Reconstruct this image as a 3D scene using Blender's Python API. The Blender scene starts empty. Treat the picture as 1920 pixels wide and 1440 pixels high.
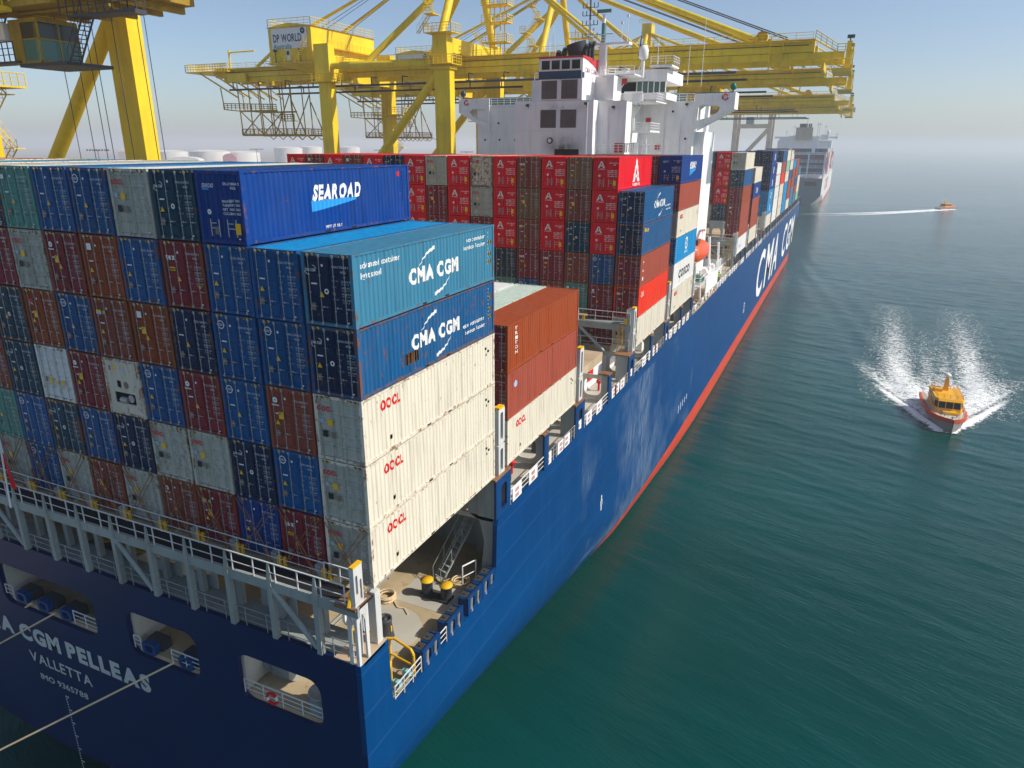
import bpy, math, random
import numpy as np
from mathutils import Matrix, Vector, geometry

random.seed(7)
R = math.radians
SC = bpy.context.scene
COL = SC.collection

# ------------------------------------------------------------------ camera
cam_d = bpy.data.cameras.new('camera')
cam = bpy.data.objects.new('camera', cam_d)
COL.objects.link(cam)
SC.camera = cam
YAW, PITCH, ROLL = -0.42752, 0.32534, 0.00462
cy, sy, cp, sp = math.cos(YAW), math.sin(YAW), math.cos(PITCH), math.sin(PITCH)
fwd = Vector((sy * cp, cy * cp, -sp))
rgt = Vector((cy, -sy, 0))
upv = rgt.cross(fwd)
c_, s_ = math.cos(ROLL), math.sin(ROLL)
r2 = c_ * rgt + s_ * upv
u2 = -s_ * rgt + c_ * upv
M = Matrix((r2, u2, -fwd)).transposed().to_4x4()
M.translation = Vector((16.539, -21.736, 18.543))
cam.matrix_world = M
cam_d.sensor_width = 36.0
cam_d.lens = 1326.1 / 1920 * 36
cam_d.clip_start = 0.5
cam_d.clip_end = 60000

# ------------------------------------------------------------------ world, sun, exposure
SUN_DIR = Vector((5.93, 1.31, 0)).normalized() * math.cos(R(41)) + Vector((0, 0, math.sin(R(41))))
W = bpy.data.worlds.new('World')
SC.world = W
W.use_nodes = True
nt = W.node_tree
bg = nt.nodes['Background']
sky = nt.nodes.new('ShaderNodeTexSky')
sky.sky_type = 'NISHITA'
sky.sun_disc = False
sky.sun_elevation = R(41)
sky.sun_rotation = math.atan2(5.93, 1.31)
sky.altitude = 0
sky.air_density = 0.85
sky.dust_density = 1.1
sky.ozone_density = 2.0
tint = nt.nodes.new('ShaderNodeMix')
tint.data_type = 'RGBA'
tint.blend_type = 'MULTIPLY'
tint.inputs[0].default_value = 1.0
tint.inputs[7].default_value = (0.96, 0.965, 0.985, 1)
nt.links.new(sky.outputs[0], tint.inputs[6])
nt.links.new(tint.outputs[2], bg.inputs[0])
bg.inputs[1].default_value = 0.136
sun_d = bpy.data.lights.new('sun', 'SUN')
sun_d.energy = 4.8
sun_d.angle = R(0.53)
sun_d.color = (1.0, 0.92, 0.80)
sun = bpy.data.objects.new('sun', sun_d)
COL.objects.link(sun)
sun.rotation_euler = SUN_DIR.to_track_quat('Z', 'Y').to_euler()
SC.view_settings.view_transform = 'Standard'
SC.view_settings.look = 'None'
SC.view_settings.exposure = 0.0
SC.view_settings.gamma = 1.0
SC.view_settings.use_curve_mapping = False
SC.cycles.max_bounces = 6
SC.cycles.volume_bounces = 3
SC.cycles.transparent_max_bounces = 8

WATER_Z = -21.4
LEFT = -43.86         # port side of the ship; starboard side is x = 0.15
CX = -21.85
PITCH_X, CW, CL, CH, TIER = 2.57, 2.438, 12.192, 2.90, 2.93

# ------------------------------------------------------------------ materials
MATS = {}


def new_mat(name):
    m = bpy.data.materials.new(name)
    m.use_nodes = True
    MATS[name] = m
    return m, m.node_tree, m.node_tree.nodes['Principled BSDF']


def N(t, kind, **kw):
    n = t.nodes.new(kind)
    for k, v in kw.items():
        if k in n.inputs:
            n.inputs[k].default_value = v
        else:
            setattr(n, k, v)
    return n


def ramp(t, fac, a, b, ca=(0, 0, 0, 1), cb=(1, 1, 1, 1)):
    r = t.nodes.new('ShaderNodeValToRGB')
    r.color_ramp.elements[0].position = a
    r.color_ramp.elements[1].position = b
    r.color_ramp.elements[0].color = ca
    r.color_ramp.elements[1].color = cb
    t.links.new(fac, r.inputs[0])
    return r.outputs[0]


def mixc(t, fac, a, b, blend='MIX'):
    m = t.nodes.new('ShaderNodeMix')
    m.data_type = 'RGBA'
    m.blend_type = blend
    for sock, v in ((m.inputs[0], fac), (m.inputs[6], a), (m.inputs[7], b)):
        if hasattr(v, 'is_output'):
            t.links.new(v, sock)
        elif isinstance(v, (tuple, list)):
            sock.default_value = (*v[:3], 1)
        else:
            sock.default_value = v
    return m.outputs[2]


def mathn(t, op, a, b=0.0, clamp=False):
    m = t.nodes.new('ShaderNodeMath')
    m.operation = op
    m.use_clamp = clamp
    for i, v in enumerate((a, b)):
        if hasattr(v, 'is_output'):
            t.links.new(v, m.inputs[i])
        else:
            m.inputs[i].default_value = v
    return m.outputs[0]


def coords(t, scale=(1, 1, 1), kind='Object', offset=None):
    tc = t.nodes.new('ShaderNodeTexCoord')
    mp = t.nodes.new('ShaderNodeMapping')
    mp.inputs['Scale'].default_value = scale
    t.links.new(tc.outputs[kind], mp.inputs[0])
    if offset is not None:
        t.links.new(offset, mp.inputs['Location'])
    return mp.outputs[0]


def noise(t, vec, scale, detail=4, rough=0.55):
    n = N(t, 'ShaderNodeTexNoise', Scale=scale, Detail=detail, Roughness=rough)
    t.links.new(vec, n.inputs['Vector'])
    return n.outputs[0]


def paint(name, col, rough=0.5, rust=0.0, dirt=0.25, metal=0.0, streak=True, rustcol=(0.17, 0.065, 0.025), sc=1.0):
    """weathered paint: broad tone variation, vertical dirt streaks, rust patches"""
    m, t, b = new_mat(name)
    v1 = coords(t)
    n1 = noise(t, v1, 0.35 * sc, 5)
    c = mixc(t, ramp(t, n1, 0.35, 0.7), col, tuple(x * (1 - dirt) for x in col))
    if streak:
        vs = coords(t, (2.2 * sc, 2.2 * sc, 0.18 * sc))
        ns = noise(t, vs, 1.0, 5, 0.6)
        c = mixc(t, mathn(t, 'MULTIPLY', ramp(t, ns, 0.5, 0.75), dirt * 1.3, True), c, (0.12, 0.10, 0.08))
    if rust > 0:
        n2 = noise(t, v1, 2.3 * sc, 8, 0.7)
        f = ramp(t, n2, 0.68 - rust * 0.25, 0.74 - rust * 0.2)
        c = mixc(t, f, c, rustcol)
    t.links.new(c, b.inputs['Base Color'])
    b.inputs['Roughness'].default_value = rough
    b.inputs['Specular IOR Level'].default_value = 0.3
    b.inputs['Metallic'].default_value = metal
    return m


def flat(name, col, rough=0.6, metal=0.0):
    m, t, b = new_mat(name)
    v = coords(t)
    c = mixc(t, noise(t, v, 3.0, 4), tuple(x * 0.9 for x in col), tuple(min(1, x * 1.08) for x in col))
    t.links.new(c, b.inputs['Base Color'])
    b.inputs['Roughness'].default_value = rough
    b.inputs['Specular IOR Level'].default_value = 0.3
    b.inputs['Metallic'].default_value = metal
    return m


def container_mat(name, rust):
    """colour comes from each container (object colour); alpha carries its wear"""
    m, t, b = new_mat(name)
    oi = t.nodes.new('ShaderNodeObjectInfo')
    wear = oi.outputs['Alpha']
    off = t.nodes.new('ShaderNodeCombineXYZ')
    for i in range(3):
        t.links.new(mathn(t, 'MULTIPLY', oi.outputs['Random'], 37.0 + 11 * i), off.inputs[i])
    off = off.outputs[0]
    v1 = coords(t, (1, 1, 1), offset=off)
    n1 = noise(t, v1, 0.45, 5)
    c = mixc(t, ramp(t, n1, 0.3, 0.72), oi.outputs['Color'], mixc(t, 0.07, oi.outputs['Color'], (0.25, 0.24, 0.22)))
    vs = coords(t, (3.0, 3.0, 0.22), offset=off)
    ns = noise(t, vs, 1.0, 6, 0.65)
    dk = mixc(t, 0.6, oi.outputs['Color'], (0.02, 0.02, 0.022), 'MULTIPLY')
    c = mixc(t, mathn(t, 'MULTIPLY', ramp(t, ns, 0.48, 0.74), 0.55, True), c, dk)
    n2 = noise(t, v1, 3.1, 9, 0.72)
    vr = coords(t, (5.0, 5.0, 0.9), offset=off)
    n3 = noise(t, vr, 1.0, 7, 0.7)
    k = mathn(t, 'ADD', mathn(t, 'MULTIPLY', n2, 0.6), mathn(t, 'MULTIPLY', n3, 0.4))
    k = mathn(t, 'ADD', k, mathn(t, 'MULTIPLY', wear, 0.13))
    f = ramp(t, k, 0.66 - rust, 0.72 - rust)
    c = mixc(t, mathn(t, 'MULTIPLY', f, 0.85), c, (0.20, 0.075, 0.028))
    t.links.new(c, b.inputs['Base Color'])
    b.inputs['Roughness'].default_value = 0.5
    b.inputs['Specular IOR Level'].default_value = 0.12
    bp = t.nodes.new('ShaderNodeBump')
    bp.inputs['Strength'].default_value = 0.25
    bp.inputs['Distance'].default_value = 0.02
    t.links.new(noise(t, v1, 1.4, 4), bp.inputs['Height'])
    t.links.new(bp.outputs[0], b.inputs['Normal'])
    return m


PAINT = container_mat('container_paint', 0.0)
FRAME = container_mat('container_frame_paint', 0.075)
RUSTY = paint('rusty_steel', (0.30, 0.16, 0.075), 0.8, 0.6, 0.4)
DARK = flat('dark_gap', (0.012, 0.012, 0.014), 0.9)
STEEL = paint('galvanised_steel', (0.42, 0.43, 0.43), 0.45, 0.1, 0.3, 0.4)
WHITE = flat('white_print', (0.78, 0.78, 0.76), 0.6)
DIM = flat('dim_print', (0.30, 0.33, 0.35), 0.6)
PALE = flat('pale_print', (0.50, 0.52, 0.52), 0.6)
BLACK = flat('black_print', (0.02, 0.022, 0.025), 0.6)
YELLOW = flat('yellow_sticker', (0.85, 0.50, 0.01), 0.6)
RED = flat('red_print', (0.62, 0.012, 0.015), 0.6)
PLATE = flat('brown_plate', (0.22, 0.16, 0.13), 0.6)
SKYB = flat('sky_blue_print', (0.02, 0.30, 0.68), 0.6)
GREENP = flat('green_print', (0.25, 0.5, 0.08), 0.6)
LAV = flat('pale_blue_print', (0.40, 0.50, 0.72), 0.6)

HULL = None


def hull_mat():
    m, t, b = new_mat('hull_paint')
    tc = t.nodes.new('ShaderNodeTexCoord')
    sep = t.nodes.new('ShaderNodeSeparateXYZ')
    t.links.new(tc.outputs['Object'], sep.inputs[0])
    z, y = sep.outputs[2], sep.outputs[1]
    v = coords(t, (0.12, 0.05, 0.12))
    blue = mixc(t, ramp(t, noise(t, v, 1.0, 5), 0.3, 0.7), (0.0002, 0.040, 0.150), (0.0004, 0.054, 0.185))
    # touched-up plates
    br = t.nodes.new('ShaderNodeTexVoronoi')
    br.inputs['Scale'].default_value = 1.0
    br.distance = 'CHEBYCHEV'
    t.links.new(coords(t, (0.2, 0.075, 0.30)), br.inputs['Vector'])
    blue = mixc(t, mathn(t, 'MULTIPLY', ramp(t, br.outputs['Color'], 0.62, 0.64), 0.35), blue, (0.0004, 0.052, 0.195))
    vs = coords(t, (0.5, 0.9, 0.05))
    blue = mixc(t, mathn(t, 'MULTIPLY', ramp(t, noise(t, vs, 1.0, 6, 0.6), 0.52, 0.75), 0.45), blue, (0.010, 0.075, 0.215))
    # fender scuffs: pale scratched patches between y = 30 and 66
    scr = ramp(t, noise(t, coords(t, (1.0, 2.6, 0.30)), 1.0, 9, 0.8), 0.44, 0.66)
    mp = t.nodes.new('ShaderNodeMapping')
    mp.inputs['Rotation'].default_value = (0.7, 0, 0)
    t.links.new(tc.outputs['Object'], mp.inputs[0])
    mp2 = t.nodes.new('ShaderNodeMapping')
    mp2.inputs['Scale'].default_value = (1, 3.2, 0.22)
    t.links.new(mp.outputs[0], mp2.inputs[0])
    scr2 = ramp(t, noise(t, mp2.outputs[0], 1.0, 8, 0.75), 0.50, 0.66)
    pat = ramp(t, noise(t, coords(t, (1.0, 0.075, 0.085)), 1.0, 3, 0.5), 0.47, 0.60)
    band = mathn(t, 'MULTIPLY', mathn(t, 'GREATER_THAN', y, 28.0), mathn(t, 'LESS_THAN', y, 76.0))
    band = mathn(t, 'MULTIPLY', band, mathn(t, 'LESS_THAN', z, -3.6))
    k = mathn(t, 'ADD', mathn(t, 'MULTIPLY', scr, 0.65), mathn(t, 'MULTIPLY', scr2, 0.45), True)
    f = mathn(t, 'MULTIPLY', mathn(t, 'MULTIPLY', k, pat), mathn(t, 'MULTIPLY', band, 0.95), True)
    blue = mixc(t, f, blue, (0.26, 0.33, 0.41))
    # thin rust runs from the deck edge
    rr_ = ramp(t, noise(t, coords(t, (1.0, 2.0, 0.035)), 1.0, 4, 0.6), 0.70, 0.76)
    blue = mixc(t, mathn(t, 'MULTIPLY', rr_, mathn(t, 'MULTIPLY', ramp(t, noise(t, coords(t, (1, .3, .2)), 1.0, 2), .45, .6), 0.5)), blue, (0.10, 0.08, 0.08))
    # weld seams
    wv = t.nodes.new('ShaderNodeTexWave')
    wv.bands_direction = 'Z'
    wv.inputs['Scale'].default_value = 0.136
    wv.inputs['Distortion'].default_value = 0.0
    t.links.new(tc.outputs['Object'], wv.inputs[0])
    blue = mixc(t, mathn(t, 'MULTIPLY', ramp(t, wv.outputs[1], 0.9965, 0.9995), 0.35), blue, (0.05, 0.12, 0.3))
    red = mixc(t, noise(t, coords(t, (0.5, 0.3, 0.5)), 1.0, 5), (0.46, 0.045, 0.020), (0.68, 0.085, 0.035))
    red = mixc(t, mathn(t, 'LESS_THAN', mathn(t, 'ADD', z, mathn(t, 'MULTIPLY', noise(t, coords(t, (1, 1.2, 1)), 1.0, 5), 0.9)), -20.55), red, (0.07, 0.055, 0.035))
    col = mixc(t, mathn(t, 'LESS_THAN', z, -18.35), blue, red)
    t.links.new(col, b.inputs['Base Color'])
    b.inputs['Roughness'].default_value = 0.42
    b.inputs['Specular IOR Level'].default_value = 0.12
    bp = t.nodes.new('ShaderNodeBump')
    bp.inputs['Strength'].default_value = 0.3
    bp.inputs['Distance'].default_value = 0.12
    t.links.new(noise(t, coords(t, (0.5, 0.35, 0.35)), 1.0, 2), bp.inputs['Height'])
    t.links.new(bp.outputs[0], b.inputs['Normal'])
    return m


HULL = hull_mat()
HULL_SHADED = paint('shaded_hull_paint', (0.0002, 0.014, 0.085), 0.45, 0.0, 0.15, streak=False)  # hull blue for the stern face, its shade darkened into the colour
BLUE = paint('blue_deck_paint', (0.0005, 0.047, 0.18), 0.45, 0.05, 0.2)
CREAM = paint('cream_ship_paint', (0.62, 0.58, 0.50), 0.5, 0.12, 0.2)
GREY = paint('grey_green_paint', (0.33, 0.37, 0.36), 0.5, 0.14, 0.25)
SHIPW = paint('white_ship_paint', (0.90, 0.90, 0.89), 0.45, 0.03, 0.12)
SHIPD = paint('dark_ship_paint', (0.05, 0.065, 0.07), 0.6, 0.1, 0.2)
DECKM = paint('tan_deck_paint', (0.50, 0.40, 0.25), 0.75, 0.34, 0.35, streak=False, rustcol=(0.30, 0.20, 0.10))
DECKG = paint('pale_deck_paint', (0.47, 0.45, 0.39), 0.7, 0.06, 0.18, streak=False)
HATCH = paint('hatch_paint', (0.55, 0.42, 0.28), 0.7, 0.25, 0.3, streak=False)
CHAR = paint('charcoal_paint', (0.05, 0.055, 0.065), 0.5, 0.05, 0.2)
YPAINT = paint('yellow_safety_paint', (0.80, 0.46, 0.01), 0.5, 0.05, 0.15)
RAILM = paint('white_rail_paint', (0.68, 0.68, 0.66), 0.45, 0.12, 0.2)
TURQ = flat('turquoise_paint', (0.25, 0.55, 0.55), 0.5)
MAROON = flat('maroon_print', (0.28, 0.02, 0.03), 0.6)
GLASS_D = flat('dark_glass', (0.01, 0.014, 0.016), 0.08)
ROPEM = flat('rope_fibre', (0.66, 0.52, 0.32), 0.85)


def stripes_mat():
    m, t, b = new_mat('hazard_stripes')
    v = coords(t)
    w = t.nodes.new('ShaderNodeTexWave')
    w.bands_direction = 'DIAGONAL'
    w.inputs['Scale'].default_value = 2.6
    t.links.new(v, w.inputs[0])
    c = mixc(t, ramp(t, w.outputs[1], 0.49, 0.51), (0.72, 0.43, 0.04), (0.015, 0.015, 0.015))
    t.links.new(c, b.inputs['Base Color'])
    b.inputs['Roughness'].default_value = 0.6
    return m


STRIPE = stripes_mat()

# ------------------------------------------------------------------ mesh building


class MB:
    def __init__(self):
        self.v, self.f, self.m, self.s = [], [], [], []

    def add(self, verts, faces, m=0, smooth=False):
        o = len(self.v)
        self.v.extend([tuple(p) for p in verts])
        for f in faces:
            self.f.append(tuple(i + o for i in f))
            self.m.append(m)
            self.s.append(smooth)

    def box(self, x0, x1, y0, y1, z0, z1, m=0):
        self.add([(x0, y0, z0), (x1, y0, z0), (x1, y1, z0), (x0, y1, z0), (x0, y0, z1), (x1, y0, z1), (x1, y1, z1), (x0, y1, z1)],
                 [(0, 3, 2, 1), (4, 5, 6, 7), (0, 1, 5, 4), (1, 2, 6, 5), (2, 3, 7, 6), (3, 0, 4, 7)], m)

    def hexa(self, a, b, m=0):
        """frustum: bottom rect a and top rect b, each four points ccw from above"""
        self.add(list(a) + list(b), [(3, 2, 1, 0), (4, 5, 6, 7), (0, 1, 5, 4), (1, 2, 6, 5), (2, 3, 7, 6), (3, 0, 4, 7)], m)

    def tube(self, p, q, r, n=6, m=0, r2=None, cap=True):
        p, q = Vector(p), Vector(q)
        d = (q - p)
        if d.length < 1e-6:
            return
        d.normalize()
        a = d.orthogonal().normalized() if abs(d.z) < 0.99 else Vector((1, 0, 0))
        if abs(d.z) < 0.99:
            a = d.cross(Vector((0, 0, 1))).normalized()
        b = d.cross(a)
        r2 = r if r2 is None else r2
        vs = []
        for i in range(n):
            t = 2 * math.pi * (i + 0.5) / n
            vs.append(p + (a * math.cos(t) + b * math.sin(t)) * r)
        for i in range(n):
            t = 2 * math.pi * (i + 0.5) / n
            vs.append(q + (a * math.cos(t) + b * math.sin(t)) * r2)
        fs = [(i, i + n, (i + 1) % n + n, (i + 1) % n) for i in range(n)]
        self.add(vs, fs, m, n > 6)
        if cap:
            self.add(vs[:n], [tuple(range(n))], m)
            self.add(vs[n:], [tuple(range(n - 1, -1, -1))], m)

    def path(self, pts, r, n=5, m=0):
        for a, b in zip(pts[:-1], pts[1:]):
            self.tube(a, b, r, n, m)

    def lathe(self, prof, c=(0, 0, 0), n=16, m=0, smooth=True):
        vs = []
        for r, z in prof:
            for i in range(n):
                t = 2 * math.pi * i / n
                vs.append((c[0] + r * math.cos(t), c[1] + r * math.sin(t), c[2] + z))
        fs = []
        for j in range(len(prof) - 1):
            for i in range(n):
                k = (i + 1) % n
                fs.append((j * n + i, j * n + k, (j + 1) * n + k, (j + 1) * n + i))
        self.add(vs, fs, m, smooth)
        if prof[-1][0] > 1e-4:
            self.add(vs[-n:], [tuple(range(n))], m)

    def plate(self, outer, holes, fn, depth, m=0, mrim=None):
        """flat plate with holes: 2-D loops mapped by fn(u, v, d) to 3-D; d runs 0..depth"""
        loops = [[Vector((p[0], p[1], 0)) for p in outer]] + [[Vector((p[0], p[1], 0)) for p in h] for h in holes]
        tris = geometry.tessellate_polygon(loops)
        flatp = [p for l in loops for p in l]
        n = len(flatp)
        vs = [fn(p.x, p.y, 0) for p in flatp] + [fn(p.x, p.y, depth) for p in flatp]
        self.add(vs, [tuple(t) for t in tris] + [tuple(i + n for i in reversed(t)) for t in tris], m)
        o = 0
        for l in loops:
            k = len(l)
            vs2 = vs[o:o + k] + vs[n + o:n + o + k]
            self.add(vs2, [(i, (i + 1) % k, (i + 1) % k + k, i + k) for i in range(k)], m if mrim is None else mrim)
            o += k

    def text(self, s, fn, w=None, h=None, m=0, align='C', x=0.0, y=0.0, slant=0.0, bold=0):
        vs, fs, tw = layout(s, bold)
        if not len(vs):
            return
        sx = (w / tw) if w else (h / CAP)
        sy = (h / CAP) if h else sx
        ox = {'C': -tw / 2, 'L': 0, 'R': -tw}[align]
        self.add([fn(x + (p[0] + ox) * sx + slant * p[1] * sy, y + (p[1] - CAP / 2) * sy) for p in vs], fs, m)

    def mesh(self, name, mats):
        me = bpy.data.meshes.new(name)
        me.from_pydata(self.v, [], self.f)
        for mt in (mats if isinstance(mats, (list, tuple)) else [mats]):
            me.materials.append(mt)
        me.polygons.foreach_set('material_index', self.m)
        me.polygons.foreach_set('use_smooth', self.s)
        me.update()
        return me

    def build(self, name, mats, parent=None):
        return link(name, self.mesh(name, mats), parent)


def link(name, me, parent=None, loc=None, color=None):
    o = bpy.data.objects.new(name, me)
    COL.objects.link(o)
    if parent is not None:
        o.parent = parent
    if loc:
        o.location = loc
    if color:
        o.color = color
    return o


def tag(o, label=None, cat=None, group=None, kind=None):
    for k, v in (('label', label), ('category', cat), ('group', group), ('kind', kind)):
        if v:
            o[k] = v
    return o


def thing(name, label, cat, loc=(0, 0, 0), rotz=0.0, group=None):
    o = bpy.data.objects.new(name, None)
    COL.objects.link(o)
    o.location = loc
    o.rotation_euler = (0, 0, rotz)
    o.empty_display_size = 0.3
    return tag(o, label, cat, group)


# glyph outlines from the built-in font, cached once
GLY = {}
CAP = 0.7


def load_glyphs():
    global CAP
    chars = 'ABCDEFGHIJKLMNOPQRSTUVWXYZabcdefghijklmnopqrstuvwxyz0123456789.-'
    obs = []
    for key in [(c, b) for b in (0, 1) for c in chars]:
        ch, bold = key
        cu = bpy.data.curves.new('glyph', 'FONT')
        cu.body = ch
        cu.resolution_u = 3
        cu.offset = 0.055 if bold else 0.018
        ob = bpy.data.objects.new('glyph', cu)
        COL.objects.link(ob)
        obs.append((key, ob, cu))
    dg = bpy.context.evaluated_depsgraph_get()
    dg.update()
    for key, ob, cu in obs:
        me = bpy.data.meshes.new_from_object(ob.evaluated_get(dg))
        vs = [tuple(v.co) for v in me.vertices]
        fs = [tuple(p.vertices) for p in me.polygons]
        x0 = min(v[0] for v in vs)
        x1 = max(v[0] for v in vs)
        GLY[key] = ([(v[0] - x0, v[1]) for v in vs], fs, x1 - x0)
        if key == ('H', 0):
            CAP = max(v[1] for v in vs)
        bpy.data.meshes.remove(me)
        bpy.data.objects.remove(ob)
        bpy.data.curves.remove(cu)


def layout(s, bold=0):
    vs, fs, x = [], [], 0.0
    for ch in s:
        if ch == ' ':
            x += 0.28
            continue
        g = GLY.get((ch, bold))
        if not g:
            continue
        o = len(vs)
        vs += [(p[0] + x, p[1]) for p in g[0]]
        fs += [tuple(i + o for i in f) for f in g[1]]
        x += g[2] + 0.085
    return vs, fs, max(0.01, x - 0.085)


load_glyphs()


def aft(y):      # map flat (u, v) onto a plane facing aft (-Y)
    return lambda u, v, d=0: (u, y + d, v)


def stbd(x):     # onto a plane facing starboard (+X); u runs along +Y
    return lambda u, v, d=0: (x - d, u, v)


def top(z):
    return lambda u, v, d=0: (u, v, z - d)


def rrect(x0, x1, y0, y1, r, n=5):
    pts = []
    for cx_, cy_, a0 in ((x1 - r, y0 + r, -90), (x1 - r, y1 - r, 0), (x0 + r, y1 - r, 90), (x0 + r, y0 + r, 180)):
        for i in range(n + 1):
            a = R(a0 + 90 * i / n)
            pts.append((cx_ + r * math.cos(a), cy_ + r * math.sin(a)))
    return pts


def railing(mb, pts, h=1.0, posts=1.5, r=0.025, bars=3, m=0, n=5):
    """hand rail with posts along a polyline"""
    for a, b in zip(pts[:-1], pts[1:]):
        a, b = Vector(a), Vector(b)
        for k in range(bars):
            z = h * (k + 1) / bars
            mb.tube(a + Vector((0, 0, z)), b + Vector((0, 0, z)), r * (1.25 if k == bars - 1 else 0.8), n, m, cap=False)
        cnt = max(1, int(round((b - a).length / posts)))
        for i in range(cnt + 1):
            p = a.lerp(b, i / cnt)
            mb.tube(p, p + Vector((0, 0, h)), r * 1.15, n, m, cap=False)


def stairs(mb, p, q, w, side, m=0, step=0.3, rail=True):
    """open stairs between p and q; side = horizontal unit vector across"""
    p, q, s = Vector(p), Vector(q), Vector(side)
    for k in (-0.5, 0.5):
        mb.tube(p + s * w * k, q + s * w * k, 0.07, 4, m)
        if rail:
            mb.tube(p + s * w * k + Vector((0, 0, 1)), q + s * w * k + Vector((0, 0, 1)), 0.025, 4, m)
            for t in (0, 0.25, 0.5, 0.75, 1):
                c = p.lerp(q, t) + s * w * k
                mb.tube(c, c + Vector((0, 0, 1)), 0.025, 4, m, cap=False)
    n = max(2, int(abs(q.z - p.z) / step))
    hd = Vector((q.x - p.x, q.y - p.y, 0)).normalized()
    for i in range(n + 1):
        c = p.lerp(q, i / n)
        vs = [c + s * w * a + hd * b_ + Vector((0, 0, zz)) for zz in (0, 0.04) for a, b_ in ((-.5, -.12), (.5, -.12), (.5, .12), (-.5, .12))]
        mb.add(vs, [(3, 2, 1, 0), (4, 5, 6, 7), (0, 1, 5, 4), (1, 2, 6, 5), (2, 3, 7, 6), (3, 0, 4, 7)], m)
# ------------------------------------------------------------------ water
def wake_h(x, y, x0, y0, ang, A, lam, reach):
    """diverging waves behind a boat at (x0, y0) whose stern points along ang (from +Y)"""
    dx, dy = x - x0, y - y0
    s = dy * math.cos(ang) + dx * math.sin(ang)
    l = np.abs(dx * math.cos(ang) - dy * math.sin(ang))
    th = R(13.5)
    u = l * math.cos(th) - s * math.sin(th)
    env = np.exp(-((u + 1.0) / 6.5) ** 2) * np.clip(s / 6, 0, 1) * np.exp(-np.clip(s, 0, None) / reach)
    return A * env * np.cos(2 * math.pi * u / lam)


def water_h(x, y):
    h = np.zeros_like(x)
    rs = np.random.RandomState(3)
    d = np.hypot(x - 16, y + 22)
    for i in range(26):
        lam = 1.4 * 1.19 ** (i % 13) + rs.rand() * 0.4
        a = R(rs.normal(73, 13))
        k = 2 * math.pi / lam
        amp = 0.0058 * lam ** 0.25
        fade = np.clip(1.6 - d * 0.9 / (lam * 90), 0, 1)
        h += amp * fade * np.sin(k * (x * math.cos(a) + y * math.sin(a)) + rs.rand() * 6.28 + 0.7 * np.sin(0.11 * x * (1 + rs.rand()) + 0.07 * y + i))
    h += wake_h(x, y, 34.8, 92.8, R(3), 0.20, 6.5, 120)
    h += wake_h(x, y, 81.5, 552, R(-104), 0.28, 6.0, 160)
    h += wake_h(x, y, 62, 42, R(38), 0.05, 6.0, 200)
    return h


def spaced(a, b, step, far, grow):
    v = list(np.arange(a, b, step))
    s = step
    while v[-1] < far:
        s *= grow
        v.append(v[-1] + s)
    s = step
    while v[0] > -far:
        s *= grow
        v.insert(0, v[0] - s)
    return np.array(v)


def grid_mesh(name, xs, ys, zf):
    X, Y = np.meshgrid(xs, ys)
    Z = zf(X, Y)
    nx, ny = len(xs), len(ys)
    co = np.stack([X, Y, Z], -1).reshape(-1, 3).astype(np.float32)
    i = np.arange((nx - 1) * (ny - 1))
    a = (i // (nx - 1)) * nx + i % (nx - 1)
    q = np.stack([a, a + 1, a + nx + 1, a + nx], -1).astype(np.int32)
    me = bpy.data.meshes.new(name)
    me.vertices.add(len(co))
    me.vertices.foreach_set('co', co.ravel())
    me.loops.add(q.size)
    me.loops.foreach_set('vertex_index', q.ravel())
    me.polygons.add(len(q))
    me.polygons.foreach_set('loop_start', np.arange(0, q.size, 4, dtype=np.int32))
    me.polygons.foreach_set('use_smooth', np.ones(len(q), dtype=bool))
    me.update()
    me.validate()
    return me, X, Y


def water_mat():
    m, t, b = new_mat('sea_water')
    v = coords(t)
    big = noise(t, coords(t, (0.012, 0.03, 0.02)), 1.0, 4)
    c = mixc(t, ramp(t, big, 0.3, 0.7), (0.0000, 0.038, 0.033), (0.0000, 0.060, 0.055))
    t.links.new(c, b.inputs['Base Color'])
    b.inputs['Roughness'].default_value = 0.11
    b.inputs['IOR'].default_value = 1.333
    b.inputs['Specular IOR Level'].default_value = 0.52
    b.inputs['Specular Tint'].default_value = (0.36, 0.98, 1.0, 1)
    def along(su, sv, ang=R(19)):
        m1 = t.nodes.new('ShaderNodeMapping')
        m1.inputs['Rotation'].default_value = (0, 0, ang)
        tc = t.nodes.new('ShaderNodeTexCoord')
        t.links.new(tc.outputs['Object'], m1.inputs[0])
        m2 = t.nodes.new('ShaderNodeMapping')
        m2.inputs['Scale'].default_value = (su, sv, 1)
        t.links.new(m1.outputs[0], m2.inputs[0])
        return m2.outputs[0]
    n1 = noise(t, along(0.62, 3.3), 1.0, 3, 0.6)
    n3 = noise(t, along(1.6, 4.6, R(8)), 1.0, 4, 0.6)
    n2 = noise(t, along(0.07, 0.26, R(24)), 1.0, 3, 0.5)
    wind = ramp(t, noise(t, coords(t, (0.010, 0.022, 1)), 1.0, 3), 0.35, 0.65, (.55, .55, .55, 1), (1, 1, 1, 1))
    mx = mathn(t, 'ADD', mathn(t, 'MULTIPLY', n1, 0.5), mathn(t, 'MULTIPLY', n2, 0.22))
    mx = mathn(t, 'MULTIPLY', mathn(t, 'ADD', mx, mathn(t, 'MULTIPLY', n3, 0.16)), wind)
    bp = t.nodes.new('ShaderNodeBump')
    bp.inputs['Strength'].default_value = 0.6
    bp.inputs['Distance'].default_value = 0.36
    t.links.new(mx, bp.inputs['Height'])
    t.links.new(bp.outputs[0], b.inputs['Normal'])
    return m


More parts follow.
